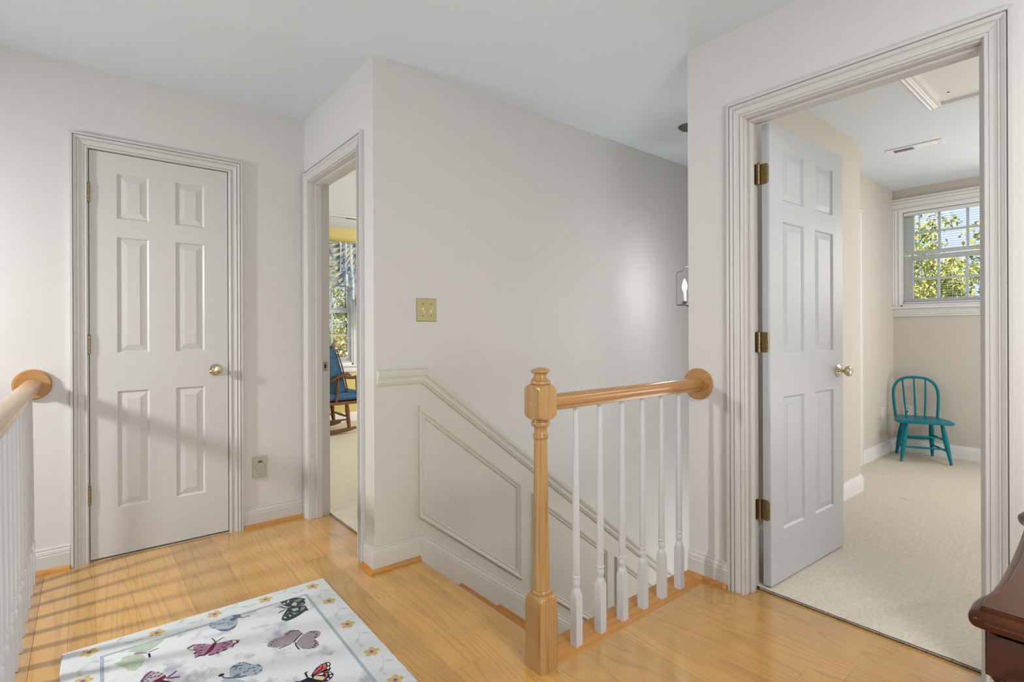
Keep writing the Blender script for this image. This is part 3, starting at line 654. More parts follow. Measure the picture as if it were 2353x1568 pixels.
def nring(z, R, cx=1.1885, cy=1.296, n=64):              # square block cut by a turned shoulder of radius R
    out = []
    for j in range(n):
        a = 2*PI*j/n; c, s_ = math.cos(a), math.sin(a); r = min(hs/max(abs(c), abs(s_)), R); out.append((cx+c*r, cy+s_*r, z))
    return out
nw = MB().rings([nring(*a) for a in [(0, 1), (.220, 1), (.228, .0538), (.235, .0500), (.242, .0450), (.247, .0400), (.2500, .0365), (.2515, .0300)]])
build('newel_base', nw, OAKZ, rl, smooth=28, origin=(1.1885, 1.296, 0))
build('newel_shaft', MB().lathe([(.249, .0318), (.251, .0330), (.256, .0335), (.262, .0325), (.264, .0305), (.268, .0308), (.272, .0300), (.275, .0288), (.35, .0282), (.50, .0262), (.65, .0240), (.768, .0222),
      (.770, .0245), (.774, .0262), (.779, .0265), (.784, .0255), (.786, .0228), (.795, .0215), (.806, .0222), (.812, .0245), (.813, .0300), (.816, .0318), (.822, .0322), (.827, .0305), (.829, .027), (.834, .0255)], 36, q), OAKZ, rl, smooth=40, origin=(1.1885, 1.296, .25))
nw = MB().rings([nring(*a) for a in [(.8335, .0270), (.8350, .0350), (.8380, .0420), (.8430, .0490), (.8490, .0538), (.8540, 1), (.9320, 1), (.9380, .0538), (.9445, .0490), (.9495, .0430), (.9520, .0370), (.9530, .0300)]])
build('newel_block', nw, OAKZ, rl, smooth=28, origin=(1.1885, 1.296, .84))
build('newel_cap', MB().lathe([(.952, .0300), (.954, .0335), (.959, .0345), (.963, .0335), (.965, .030), (.968, .0315), (.971, .0295), (.976, .0235), (.983, .0215), (.989, .0235), (.9925, .030), (.9945, .0335), (.997, .0335), (1.002, .029), (1.006, .0215), (1.009, .011), (1.010, 0)], 36, q), OAKZ, rl, smooth=40, origin=(1.1885, 1.296, .955))
for zz in (1.283, 1.305):                                # two filled screw holes on the upper newel block
    build('wood_plug', MB().lathe([(0, .0042), (.0006, .0042), (.0006, 0)], 12, Matrix.Translation((1.15, zz-0.004, .890)) @ Matrix.Rotation(-PI/2, 4, 'Y')), mat('pale_wood_filler', (0.40, 0.30, 0.18), .5), rl)
RZ = 0.8605
build('handrail', MB().rings([[(x, 1.3045+a, RZ+c) for a, c in RAILX] for x in (1.226, XB-0.02)]), OAKR, rl, smooth=40, origin=(1.7, 1.3045, RZ))
build('rosette', MB().lathe([(0, .0715), (.009, .0715), (.012, .0705), (.0130, .0675), (.0135, .0655), (.0180, .0650), (.0190, .0640), (.0190, 0)], 40, Matrix.Translation((XB, 1.3045, .8875)) @ Matrix.Rotation(-PI/2, 4, 'Y')), OAKR, rl, smooth=40, origin=(XB, 1.3045, .8875))
bal0 = build('baluster', baluster_bm(), BALW, rl, local=True, smooth=35)
for i in range(6):
    o = bal0 if i == 0 else bal0.copy()
    if i: COL.objects.link(o)
    o.location = Vector((1.3695+0.1307*i, 1.3065, 0))-rl.location
ll = empty('landing_railing', (-0.19, 2.2, 0)); tag(ll, 'long oak landing railing with many white balusters at the left', 'railing')
build('handrail', MB().rings([[(-.187+a, y, RZ+.0025+c) for a, c in RAILX] for y in (0.35, YA-0.02)]), OAKL, ll, smooth=40, origin=(-.187, 2.2, RZ))
build('rosette', MB().lathe([(0, .0715), (.009, .0715), (.012, .0705), (.0130, .0675), (.0135, .0655), (.0180, .0650), (.0190, .0640), (.0190, 0)], 40, Matrix.Translation((-.187, YA, .892)) @ Matrix.Rotation(PI/2, 4, 'X')), OAKR, ll, smooth=40, origin=(-.187, YA, .892))
for i in range(22):
    o = bal0.copy(); COL.objects.link(o); o.parent = ll; o.location = Vector((-.1895, 3.178-0.1285*i, 0.002))-ll.location

# ---------------------------------------------------------------- plates on the walls
r = empty('light_switch', (1.3365, YS, 1.2415)); tag(r, 'brass double toggle light switch plate above the chair rail', 'switch')
w2, h2 = 0.0585, 0.0585; b = MB()
b.rings([[(1.3365+a*(w2-i), YS-t, 1.2415+c*(h2-i)) for a, c in ((-1, -1), (1, -1), (1, 1), (-1, 1))] for i, t in ((0, 0), (0, .0015), (.0045, .0058), (.0055, .006))])
pl = build('plate', b, PLATE, r)
for s in (-1, 1):
    x = 1.3365+s*0.023
    build('toggle_slot', MB().box(x-.0055, x+.0055, YS-.0068, YS-.006, 1.2415-.0125, 1.2415+.0125), IVORY, r)
    b = MB(); dz = s*0.006
    b.rings([[(x-.004, YS-.0065, 1.2415+dz-.004-.002), (x+.004, YS-.0065, 1.2415+dz-.006), (x+.004, YS-.0065, 1.2415+dz+.005), (x-.004, YS-.0065, 1.2415+dz+.005)], [(x-.0032, YS-.019, 1.2415+dz*1.9-.003), (x+.0032, YS-.019, 1.2415+dz*1.9-.003), (x+.0032, YS-.019, 1.2415+dz*1.9+.003), (x-.0032, YS-.019, 1.2415+dz*1.9+.003)]])
    build('toggle', b, IVORY, r)
    for z in (-.030, .030): build('screw', MB().lathe([(0, .0034), (.001, .003), (.001, 0)], 10, Matrix.Translation((x, YS-.006, 1.2415+z)) @ Matrix.Rotation(PI/2, 4, 'X')), IRON, r)
r = empty('vacuum_inlet', (0.7925, YA, 0.344)); tag(r, 'sage wall inlet plate with keyhole shaped flap beside the closet door', 'wall plate')
cx, cz = 0.7925, 0.344; b = MB()
b.rings([[(cx+a*(.0375-i), YA-t, cz+c*(.0625-i)) for a, c in ((-1, -1), (1, -1), (1, 1), (-1, 1))] for i, t in ((0, 0), (0, .010), (.002, .0125))])
build('plate', b, SAGE, r)
out = []
for k in range(25):
    a = -PI/2+math.radians(32)+k*(2*PI-math.radians(64))/24; out.append((cx+.0265*math.cos(a), cz+.001+.0265*math.sin(a)))
out += [(cx-.0125, cz-.036), (cx+.0125, cz-.036)]
build('flap_gap', MB().prism([(cx+(x-cx)*1.045, cz+(z-cz)*1.035) for x, z in out], YA-.0129, YA-.0123, 'Y'), DARK, r)
build('flap', MB().prism(out, YA-.0145, YA-.0122, 'Y'), SAGE, r, bevel=.0006)
build('finger_notch', MB().box(cx-.010, cx+.011, YA-.0132, YA-.0124, cz+.026, cz+.038), mat('notch_shade', (.10, .09, .05), .7), r)
for z in (-.049, .049): build('screw', MB().lathe([(0, .0028), (.0008, .0024), (.0008, 0)], 8, Matrix.Translation((cx, YA-.0125, cz+z)) @ Matrix.Rotation(PI/2, 4, 'X')), NICKEL, r)
def duplex(name, M, label, cat, coax=False):
    r = empty(name, M.translation); tag(r, label, cat); b = MB()
    b.rings([[M @ Vector((a*(.035-i), c*(.0575-i), t)) for a, c in ((-1, -1), (1, -1), (1, 1), (-1, 1))] for i, t in ((0, 0), (0, .003), (.003, .0055))])
    build('plate', b, OUTLETW, r)
    if coax:
        build('jack', MB().lathe([(.005, .0068), (.009, .0068), (.009, 0)], 14, M), DARK, r)
        for z in (-.042, .042): build('screw', MB().lathe([(.005, .003), (.0065, .003), (.0065, 0)], 8, M @ Matrix.Translation((0, z, 0))), NICKEL, r)
    else:
        for z in (-.0195, .0195):
            q = build('receptacle', MB().lathe([(.005, .0165), (.0075, .0165), (.0078, .0155), (.0078, 0)], 20, M @ Matrix.Translation((0, z, 0))), OUTLETW, r)
            b = MB()
            for s in (-1, 1):
                b.add([M @ Vector((s*.006+a, z+.003+c, .0082)) for a, c in ((-.001, -.004), (.001, -.004), (.001, .004), (-.001, .004))], [(0, 1, 2, 3)])
            build('slot', b, DARK, q)
        build('screw', MB().lathe([(.005, .003), (.0065, .003), (.0065, 0)], 8, M), NICKEL, r)
duplex('wall_outlet', Matrix.Translation((5.555, 1.5, .379)) @ Matrix.Rotation(PI/2, 4, 'X'), 'white duplex outlet on the bedroom side wall left of the teal chair', 'outlet')
duplex('cable_outlet', Matrix.Translation((5.87, 1.395, .379)) @ Matrix.Rotation(-PI/2, 4, 'Z') @ Matrix.Rotation(PI/2, 4, 'X'), 'white cable jack plate with black socket behind the teal chair', 'outlet', True)

# ---------------------------------------------------------------- ceiling pieces
def vent(loc, lx, ly, label):
    """register with louvres across its long side (ly)"""
    r = empty('ceiling_vent', loc); tag(r, label, 'vent', 'white ceiling registers'); x, y = loc[0], loc[1]; b = MB()
    hx, hy, ix, iy = lx/2, ly/2, lx/2-.026, ly/2-.034
    for a in ((x-hx, x-ix, y-hy, y+hy), (x+ix, x+hx, y-hy, y+hy), (x-ix, x+ix, y-hy, y-iy), (x-ix, x+ix, y+iy, y+hy), (x-ix, x+ix, y-.006, y+.006)): b.box(a[0], a[1], a[2], a[3], H-.008, H-.0005)
    build('frame', b, WHITE, r, bevel=.002)
    build('duct', MB().box(x-ix, x+ix, y-iy, y+iy, H-.0022, H-.0008), DARK, r)
    first = None; n = 12
    for sd in (-1, 1):
        for i in range(n):
            yy = y+sd*(.006+(iy-.006)*(i+.5)/n); t = .0035*sd
            if first is None:
                b = MB(); b.add([(x-ix, yy-t-.001, H-.008), (x+ix, yy-t-.001, H-.008), (x+ix, yy+t-.001, H-.002), (x-ix, yy+t-.001, H-.002), (x-ix, yy-t+.001, H-.008), (x+ix, yy-t+.001, H-.008), (x+ix, yy+t+.001, H-.002), (x-ix, yy+t+.001, H-.002)], [(0, 1, 2, 3), (4, 5, 6, 7), (0, 1, 5, 4)])
                first = build('louver', b, WHITE, r, origin=(x, yy, H-.005)); fy = yy
            else:
                o = first.copy(); COL.objects.link(o); o.location = first.location+Vector((0, yy-fy, 0))
                if sd > 0: o.rotation_euler = (0, 0, PI)
    return r
vent((4.572, 1.037, H), 0.125, 0.325, 'white ceiling register in front of the bedroom window')
vent((2.29, 5.765, H), 0.125, 0.40, 'white ceiling register in front of the nursery window').rotation_euler = (0, 0, PI/2)
r = empty('attic_hatch', (3.55, 0.5, H)); tag(r, 'white attic hatch panel in a moulded frame on the bedroom ceiling', 'hatch')
prof = [(0, 0), (0, .012), (.004, .015), (.010, .012), (.016, .012), (.020, .016), (.028, .019), (.034, .016), (.040, .020), (.046, .017), (.050, .022), (.064, .022), (.066, .018), (.066, 0)]
hx0, hx1, hy0, hy1 = 3.12, 3.857, 0.22, 0.802
pth = [(hx0, hy0, H), (hx0, hy1, H), (hx1, hy1, H), (hx1, hy0, H)]
build('frame', MB().sweep(pth, (0, 0, -1), prof, closed=True), WHITE, r)
hp = build('panel', MB().box(hx0+.004, hx1-.004, hy0+.004, hy1-.004, H-.0035, H-.0005), WHITE, r)
build('finger_hole', MB().lathe([(0, .006), (.0008, .006), (.0008, 0)], 12, Matrix.Translation((3.66, .68, H-.0045))), DARK, hp)

# ---------------------------------------------------------------- stairwell lantern
lx, ly = 2.985, 1.845
r = empty('hanging_lantern', (lx, ly, 1.29)); tag(r, 'clear glass bell lantern with lit candle bulbs hanging in the stairwell', 'lantern')
T = Matrix.Translation((lx, ly, 0))
build('canopy', MB().lathe([(H-.034, .006), (H-.030, .018), (H-.018, .048), (H-.006, .064), (H-.0005, .066)], 32, T), IRON, r, smooth=40)
build('rod', MB().lathe([(1.535, .004), (H-.03, .004)], 10, T), IRON, r)
build('glass_bell', MB().rings([[(lx+rr*math.cos(2*PI*j/48), ly+rr*math.sin(2*PI*j/48), z) for j in range(48)] for z, rr in [(1.300, .0795), (1.498, .0795), (1.506, .077), (1.511, .070), (1.514, .050), (1.520, .040), (1.532, .034), (1.545, .033)]], caps=False), LGLASS, r, smooth=50)
build('top_ring', MB().lathe([(1.542, .008), (1.542, .034), (1.545, .034), (1.545, .005)], 28, T), IRON, r, smooth=30)
build('base_plate', MB().lathe([(1.272, .003), (1.276, .008), (1.284, .010), (1.2925, .020), (1.2945, .080), (1.298, .081), (1.299, .079), (1.299, 0)], 40, T), IRON, r, smooth=30)
for k in range(3):
    a = math.radians(128+120*k); T2 = Matrix.Translation((lx+.030*math.cos(a), ly+.030*math.sin(a), 0))
    cs = build('candle_sleeve', MB().lathe([(1.318, .0095), (1.376, .0095), (1.380, .0075), (1.380, 0)], 16, T2), mat('candle_white', (.8, .79, .75), .4) if k == 0 else bpy.data.materials['candle_white'], r, smooth=40)
    build('candle_cup', MB().lathe([(1.300, .005), (1.304, .012), (1.312, .014), (1.322, .0125), (1.322, 0)], 16, T2), IRON, r, smooth=40)
    build('bulb', MB().lathe([(1.380, .006), (1.390, .0105), (1.402, .0145), (1.416, .0155), (1.432, .0135), (1.448, .008), (1.460, .0035), (1.466, 0)], 16, T2), BULB, r, smooth=60)
lamp('lantern_light', 'POINT', (lx, ly, 1.43), None, 6.0, (0.96, 0.97, 1.0), radius=0.02)
# ---------------------------------------------------------------- butterfly rug
MOTIFS=[
('blue_a','blue',[(-371,6180),(-112,6325),(180,6399),(488,6413),(697,6322),(762,6239),(706,6068),(599,5997),(525,5586),(378,5353),(134,5308),(-87,5468),(-178,5717),(-305,5873)]),
('blue_a','slate',[(-163,5694),(-64,5597),(196,5430),(498,5557),(378,5353),(130,5287),(-87,5468)]),
('blue_a','slate',[(488,6413),(750,6277),(741,6039),(555,6033),(440,5864),(328,6116),(504,6183)]),
('blue_a','slate',[(-212,6301),(-250,6321),(-294,6308),(-300,6277),(-262,6257),(-218,6270)]),
('blue_a','slate',[(-258,6135),(-296,6155),(-340,6142),(-346,6111),(-308,6091),(-264,6104)]),
('blue_a','slate',[(-186,5873),(-224,5893),(-268,5880),(-274,5849),(-236,5829),(-192,5842)]),
('blue_a','slate',[(-103,6133),(-141,6153),(-185,6140),(-191,6109),(-153,6089),(-109,6102)]),
('blue_a','slate',[(38,6041),(0,6061),(-44,6048),(-50,6017),(-12,5997),(32,6010)]),
('blue_a','slate',[(149,6000),(111,6020),(67,6007),(61,5976),(99,5956),(143,5969)]),
('blue_a','slate',[(233,6244),(195,6264),(151,6251),(145,6220),(183,6200),(227,6213)]),
('blue_a','slate',[(295,5724),(257,5744),(213,5731),(207,5700),(245,5680),(289,5693)]),
('blue_a','slate',[(397,5741),(359,5761),(315,5748),(309,5717),(347,5697),(391,5710)]),
('blue_a','slate',[(307,5894),(269,5914),(225,5901),(219,5870),(257,5850),(301,5863)]),
('blue_a','ink',[(732,6040),(801,5927),(934,5977),(1036,5878),(1014,5856),(928,5945),(791,5897),(706,6022)]),
('pink','pink',[(-1215,4996),(-973,5149),(-794,5022),(-620,4855),(-499,4709),(-519,4372),(-635,4210),(-804,4139),(-959,4268),(-1111,4167),(-1056,4434),(-1098,4510),(-987,4675),(-1144,4806)]),
('pink','pink',[(-389,4708),(-143,4639),(126,4575),(378,4365),(264,4231),(109,4202),(23,4051),(-68,4149),(-125,4043),(-287,4049),(-370,3989),(-507,4018),(-712,4062),(-623,4285),(-506,4448)]),
('pink','maroon',[(-345,4807),(-334,4707),(-474,4422),(-613,4234),(-799,4177),(-824,4240),(-629,4463),(-453,4761)]),
('pink','pale',[(-1157,4969),(-1006,5042),(-1055,4818),(-1139,4845)]),
('pink','pale',[(127,4482),(280,4400),(216,4271),(108,4293)]),
('pink','ink',[(-380,4798),(-406,5026),(-444,5125),(-414,5137),(-374,5032),(-348,4802)]),
('pink','ink',[(-357,4800),(-218,4894),(-56,4948),(-46,4918),(-204,4866),(-339,4774)]),
('pink','ink',[(-907,4973),(-805,5000),(-795,4964),(-897,4937)]),
('pink','ink',[(-769,4899),(-681,4939),(-665,4905),(-753,4865)]),
('pink','ink',[(-842,4795),(-757,4769),(-769,4733),(-854,4759)]),
('pink','ink',[(-1036,4733),(-965,4739),(-961,4701),(-1032,4695)]),
('pink','ink',[(-907,4589),(-807,4549),(-821,4513),(-921,4553)]),
('pink','ink',[(-1090,4514),(-978,4570),(-962,4536),(-1074,4480)]),
('pink','ink',[(-945,4418),(-890,4435),(-878,4399),(-933,4382)]),
('pink','ink',[(-1058,4239),(-949,4273),(-937,4237),(-1046,4203)]),
('pink','ink',[(-179,4572),(-104,4578),(-100,4540),(-175,4534)]),
('pink','ink',[(-185,4460),(-47,4503),(-35,4467),(-173,4424)]),
('pink','ink',[(-124,4314),(2,4389),(22,4357),(-104,4282)]),
('pink','ink',[(-279,4321),(-205,4326),(-203,4288),(-277,4283)]),
('pink','ink',[(-420,4223),(-331,4214),(-335,4176),(-424,4185)]),
('pink','ink',[(-234,4209),(-153,4252),(-135,4218),(-216,4175)]),
('pink','ink',[(45,4495),(105,4514),(117,4478),(57,4459)]),
('pink','ink',[(-1223,5013),(-997,5112),(-981,5078),(-1207,4979)]),
('pink','ink',[(26,4065),(92,4210),(126,4194),(60,4049)]),
('pink','ink',[(110,4241),(274,4262),(278,4224),(114,4203)]),
('pink','ink',[(-694,4068),(-521,4050),(-525,4012),(-698,4030)]),
('pink','ink',[(263,4409),(275,4238),(237,4236),(225,4407)]),
('pink','ink',[(-294,4049),(-117,4075),(-111,4037),(-288,4011)]),
('pink','ink',[(-947,4283),(-808,4167),(-832,4137),(-971,4253)]),
('pink','ink',[(-439,4109),(-396,3946),(-432,3936),(-475,4099)]),
('blue_b','blue',[(-308,2762),(-165,2916),(38,2965),(193,2857),(344,2571),(535,2392),(589,2170),(497,1939),(320,1861),(45,2016),(-120,2043),(-293,2187),(-368,2322)]),
('blue_b','blue',[(-679,2255),(-533,2332),(-268,2147),(-38,1793),(-208,1546),(-538,1614),(-706,1925)]),
('blue_b','slate',[(-305,2779),(-165,2916),(21,2800),(153,2671),(-41,2754),(-228,2773)]),
('blue_b','slate',[(-330,2255),(-176,2349),(-53,2283),(-144,2173),(-297,2171)]),
('blue_b','slate',[(72,2926),(34,2946),(-10,2933),(-16,2902),(22,2882),(66,2895)]),
('blue_b','slate',[(181,2855),(143,2875),(99,2862),(93,2831),(131,2811),(175,2824)]),
('blue_b','slate',[(264,2746),(226,2766),(182,2753),(176,2722),(214,2702),(258,2715)]),
('blue_b','slate',[(324,2616),(286,2636),(242,2623),(236,2592),(274,2572),(318,2585)]),
('blue_b','slate',[(-109,2645),(-147,2665),(-191,2652),(-197,2621),(-159,2601),(-115,2614)]),
('blue_b','slate',[(-55,2736),(-93,2756),(-137,2743),(-143,2712),(-105,2692),(-61,2705)]),
('blue_b','slate',[(17,2579),(-21,2599),(-65,2586),(-71,2555),(-33,2535),(11,2548)]),
('blue_b','slate',[(93,2286),(55,2306),(11,2293),(5,2262),(43,2242),(87,2255)]),
('blue_b','slate',[(181,2289),(143,2309),(99,2296),(93,2265),(131,2245),(175,2258)]),
('blue_b','slate',[(254,2382),(216,2402),(172,2389),(166,2358),(204,2338),(248,2351)]),
('blue_b','slate',[(387,2348),(349,2368),(305,2355),(299,2324),(337,2304),(381,2317)]),
('blue_b','slate',[(357,2142),(319,2162),(275,2149),(269,2118),(307,2098),(351,2111)]),
('blue_b','slate',[(560,2322),(522,2342),(478,2329),(472,2298),(510,2278),(554,2291)]),
('blue_b','slate',[(527,2039),(489,2059),(445,2046),(439,2015),(477,1995),(521,2008)]),
('blue_b','slate',[(357,1991),(319,2011),(275,1998),(269,1967),(307,1947),(351,1960)]),
('blue_b','slate',[(530,2425),(492,2445),(448,2432),(442,2401),(480,2381),(524,2394)]),
('blue_b','ink',[(-487,2631),(-563,2670),(-652,2645),(-663,2581),(-587,2542),(-498,2567)]),
('blue_b','slate',[(-541,2530),(-504,2394),(-323,2244),(-97,2128),(60,2070),(42,2024),(-117,2082),(-351,2202),(-544,2364),(-589,2516)]),
('black','ink2',[(2280,6249),(2514,6237),(2719,6252),(2836,6235),(3024,6051),(3159,5831),(3078,5766),(3045,5506),(2944,5410),(2830,5429),(2522,5585),(2384,5650),(2288,5857),(2261,6110)]),
('black','ink2',[(2361,5569),(2522,5585),(2786,5415),(2982,5277),(2956,5073),(2961,4845),(2806,4853),(2653,4739),(2431,4641),(2266,4593),(2032,4559),(1906,4801),(2003,5046),(2155,5251),(2284,5435)]),
('black','pale',[(2542,5720),(2683,5860),(2773,5760),(2704,5535),(2566,5599)]),
('black','pale',[(2447,5398),(2674,5308),(2657,5124),(2466,5136)]),
('black','pale',[(2233,4995),(2298,4893),(2223,4768)]),
('black','pale',[(2022,4982),(2102,4869),(2048,4775)]),
('black','pale',[(2297,6028),(2384,6058),(2392,5949),(2305,5919)]),
('black','pale',[(2460,6047),(2572,6162),(2592,6093),(2467,5937)]),
('black','gray',[(2676,5971),(2949,6006),(3065,5856),(2839,5782)]),
('black','gray',[(2824,5536),(3002,5594),(2963,5471),(2843,5469)]),
('black','gray',[(2780,5269),(2925,5224),(2868,5046),(2683,4956)]),
('black','gray',[(2216,5200),(2312,5265),(2240,5084)]),
('black','gray',[(2351,5136),(2462,4995),(2566,4956),(2416,4842)]),
('black','ink',[(2309,5561),(2203,5677),(2149,5821),(2070,5847),(2084,5885),(2181,5845),(2237,5697),(2339,5589)]),
('black','ink',[(2209,5454),(2107,5447),(1955,5369),(1937,5405),(2095,5485),(2207,5494)]),
('black','ink',[(2544,5728),(2749,5685),(2745,5669),(2540,5712)]),
('black','ink',[(2468,5391),(2670,5222),(2660,5210),(2458,5379)]),
('black','ink',[(2469,5266),(2656,5111),(2646,5099),(2459,5254)]),
('mauve','mauve',[(1648,3587),(1733,3764),(1897,3838),(2033,3810),(2205,3602),(2249,3334),(2112,3241),(1953,3129),(1816,2965),(1649,2986),(1503,2953),(1298,3008),(1116,3141),(1006,3328),(1106,3556),(1283,3648),(1483,3622)]),
('mauve','mauve',[(2232,3223),(2464,3323),(2639,3240),(2772,3087),(2764,2904),(2629,2727),(2463,2664),(2508,2427),(2472,2222),(2315,2123),(2113,2197),(1941,2359),(1874,2643),(1862,2887),(2013,3039)]),
('mauve','ink',[(2248,3297),(2177,3280),(2040,3175),(1832,2950),(1800,2980),(2010,3207),(2155,3318),(2238,3339)]),
('mauve','ink',[(1724,2928),(1513,2910),(1289,2888),(1285,2920),(1511,2942),(1722,2960)]),
('mauve','ink',[(1868,2896),(1839,2688),(1852,2394),(1812,2392),(1799,2690),(1828,2902)]),
('mauve','ink',[(1184,3359),(1150,3376),(1111,3365),(1106,3337),(1140,3320),(1179,3331)]),
('mauve','ink',[(1284,3451),(1250,3468),(1211,3457),(1206,3429),(1240,3412),(1279,3423)]),
('mauve','ink',[(1391,3501),(1357,3518),(1318,3507),(1313,3479),(1347,3462),(1386,3473)]),
('mauve','ink',[(1824,3648),(1790,3665),(1751,3654),(1746,3626),(1780,3609),(1819,3620)]),
('mauve','ink',[(1921,3735),(1887,3752),(1848,3741),(1843,3713),(1877,3696),(1916,3707)]),
('mauve','ink',[(1998,3755),(1964,3772),(1925,3761),(1920,3733),(1954,3716),(1993,3727)]),
('mauve','ink',[(2109,3705),(2075,3722),(2036,3711),(2031,3683),(2065,3666),(2104,3677)]),
('mauve','ink',[(2196,3632),(2162,3649),(2123,3638),(2118,3610),(2152,3593),(2191,3604)]),
('mauve','ink',[(2558,3224),(2524,3241),(2485,3230),(2480,3202),(2514,3185),(2553,3196)]),
('mauve','ink',[(2639,3136),(2605,3153),(2566,3142),(2561,3114),(2595,3097),(2634,3108)]),
('mauve','ink',[(2654,2936),(2620,2953),(2581,2942),(2576,2914),(2610,2897),(2649,2908)]),
('mauve','ink',[(2564,2805),(2530,2822),(2491,2811),(2486,2783),(2520,2766),(2559,2777)]),
('mauve','ink',[(2472,2560),(2438,2577),(2399,2566),(2394,2538),(2428,2521),(2467,2532)]),
('mauve','ink',[(2453,2399),(2419,2416),(2380,2405),(2375,2377),(2409,2360),(2448,2371)]),
('mauve','ink',[(2372,2291),(2338,2308),(2299,2297),(2294,2269),(2328,2252),(2367,2263)]),
('mauve','ink',[(2277,2217),(2243,2234),(2204,2223),(2199,2195),(2233,2178),(2272,2189)]),
('monarch','ink',[(1684,707),(1779,820),(1952,990),(2139,1075),(2281,1080),(2385,1034),(2405,895),(2317,766),(2319,664),(2232,560),(2060,625),(1828,625),(1675,564)]),
('monarch','ink',[(1675,564),(2060,625),(2251,505),(2278,289),(2162,158),(1997,73),(1826,179),(1621,460)]),
('monarch','ink',[(1621,460),(1826,179),(1902,-30),(1786,-148),(1595,-60),(1536,203)]),
('monarch','red',[(1819,825),(2045,973),(2104,863),(1869,745),(1749,673)]),
('monarch','red',[(2172,1027),(2256,1039),(2257,876),(2179,741),(1939,668),(1808,680),(1894,705),(2103,804)]),
('monarch','red',[(2066,562),(2151,472),(2083,337),(1924,189),(1930,258),(2045,368)]),
('monarch','cream',[(1689,496),(1744,601),(1838,541),(1981,403),(1985,306),(1880,226),(1763,379)]),
('monarch','pale',[(1838,598),(1943,625),(2056,589),(1985,495)]),
('monarch','pale',[(2063,998),(2146,1009),(2090,935)]),
('monarch','pale',[(2308,1016),(2370,965),(2357,874),(2282,835)]),
('monarch','pale',[(2219,768),(2300,800),(2281,696),(2203,643)]),
('monarch','pale',[(2171,474),(2234,460),(2230,368),(2169,361)]),
('monarch','pale',[(2145,323),(2230,291),(2196,224),(2123,210)]),
('monarch','pale',[(2021,220),(2095,214),(2052,120),(2005,122)]),
('monarch','ink',[(1440,648),(1576,665),(1655,562),(1633,412),(1441,139),(1359,279),(1329,592),(1204,660),(1159,753),(1309,645)]),
('monarch','ink',[(1535,678),(1541,844),(1553,967),(1650,989),(1658,937),(1595,937),(1593,842),(1587,676)]),
('green','green',[(-2854,6111),(-2698,6282),(-2412,6309),(-2073,6297),(-1766,6225),(-1872,6038),(-2112,5838),(-2323,5711),(-2606,5904)]),
('green','green',[(-3270,5636),(-3069,5628),(-3011,5864),(-2836,5843),(-2585,5718),(-2418,5537),(-2429,5175),(-2546,4875),(-2713,4705),(-2919,4877),(-2996,5172),(-3142,5371)]),
('green','mauve',[(-2724,5833),(-2606,5904),(-2449,5795),(-2284,5572),(-2459,5655),(-2648,5749)]),
('green','ink',[(-2281,5646),(-2131,5669),(-1994,5706),(-1986,5678),(-2125,5641),(-2277,5618)]),
('green','ink',[(-2257,5534),(-2247,5254),(-2307,5252),(-2317,5532)]),
('plum','lilac',[(-2657,3922),(-2499,4226),(-2334,4352),(-2246,4278),(-2040,3956),(-1977,3792),(-2069,3649),(-2225,3634),(-2319,3429),(-2533,3366),(-2679,3591)]),
('plum','plum',[(-2657,3922),(-2499,4226),(-2334,4352),(-2277,4285),(-2463,4086),(-2617,3853)]),
('plum','maroon',[(-2327,3684),(-2170,3733),(-1975,3809),(-1977,3644),(-2093,3561),(-1886,3317),(-2044,3131),(-2324,3365)]),
('plum','ink',[(-2237,4160),(-2268,4176),(-2305,4166),(-2309,4140),(-2278,4124),(-2241,4134)]),
('plum','ink',[(-2115,4115),(-2146,4131),(-2183,4121),(-2187,4095),(-2156,4079),(-2119,4089)]),
('plum','ink',[(-2038,3938),(-2069,3954),(-2106,3944),(-2110,3918),(-2079,3902),(-2042,3912)]),
('plum','ink',[(-2321,4081),(-2352,4097),(-2389,4087),(-2393,4061),(-2362,4045),(-2325,4055)]),
('plum','ink',[(-2387,4026),(-2418,4042),(-2455,4032),(-2459,4006),(-2428,3990),(-2391,4000)]),
('plum','ink',[(-2317,3932),(-2348,3948),(-2385,3938),(-2389,3912),(-2358,3896),(-2321,3906)]),
('plum','ink',[(-2211,3916),(-2242,3932),(-2279,3922),(-2283,3896),(-2252,3880),(-2215,3890)]),
('plum','ink',[(-2455,3937),(-2486,3953),(-2523,3943),(-2527,3917),(-2496,3901),(-2459,3911)]),
('plum','ink',[(-2548,3907),(-2579,3923),(-2616,3913),(-2620,3887),(-2589,3871),(-2552,3881)]),
('plum','ink',[(-2121,3878),(-2152,3894),(-2189,3884),(-2193,3858),(-2162,3842),(-2125,3852)]),
('plum','ink',[(-2419,3800),(-2450,3816),(-2487,3806),(-2491,3780),(-2460,3764),(-2423,3774)]),
('plum','ink',[(-2498,3759),(-2529,3775),(-2566,3765),(-2570,3739),(-2539,3723),(-2502,3733)]),
('plum','plum',[(-1984,3607),(-1849,3696),(-1685,3820),(-1649,3772),(-1815,3648),(-1950,3557)]),
('plum','plum',[(-1956,3586),(-1797,3489),(-1617,3413),(-1637,3367),(-1819,3445),(-1982,3544)]),
]
FLOWERS=[(-0.3897,0.695),(-0.1943,0.6866),(-0.0026,0.6943),(0.1844,0.6872),(0.3743,0.6744),(0.394,0.5028),(0.3726,0.2772),(0.3795,0.0636),(0.374,-0.1252),(-0.4071,0.5142)]

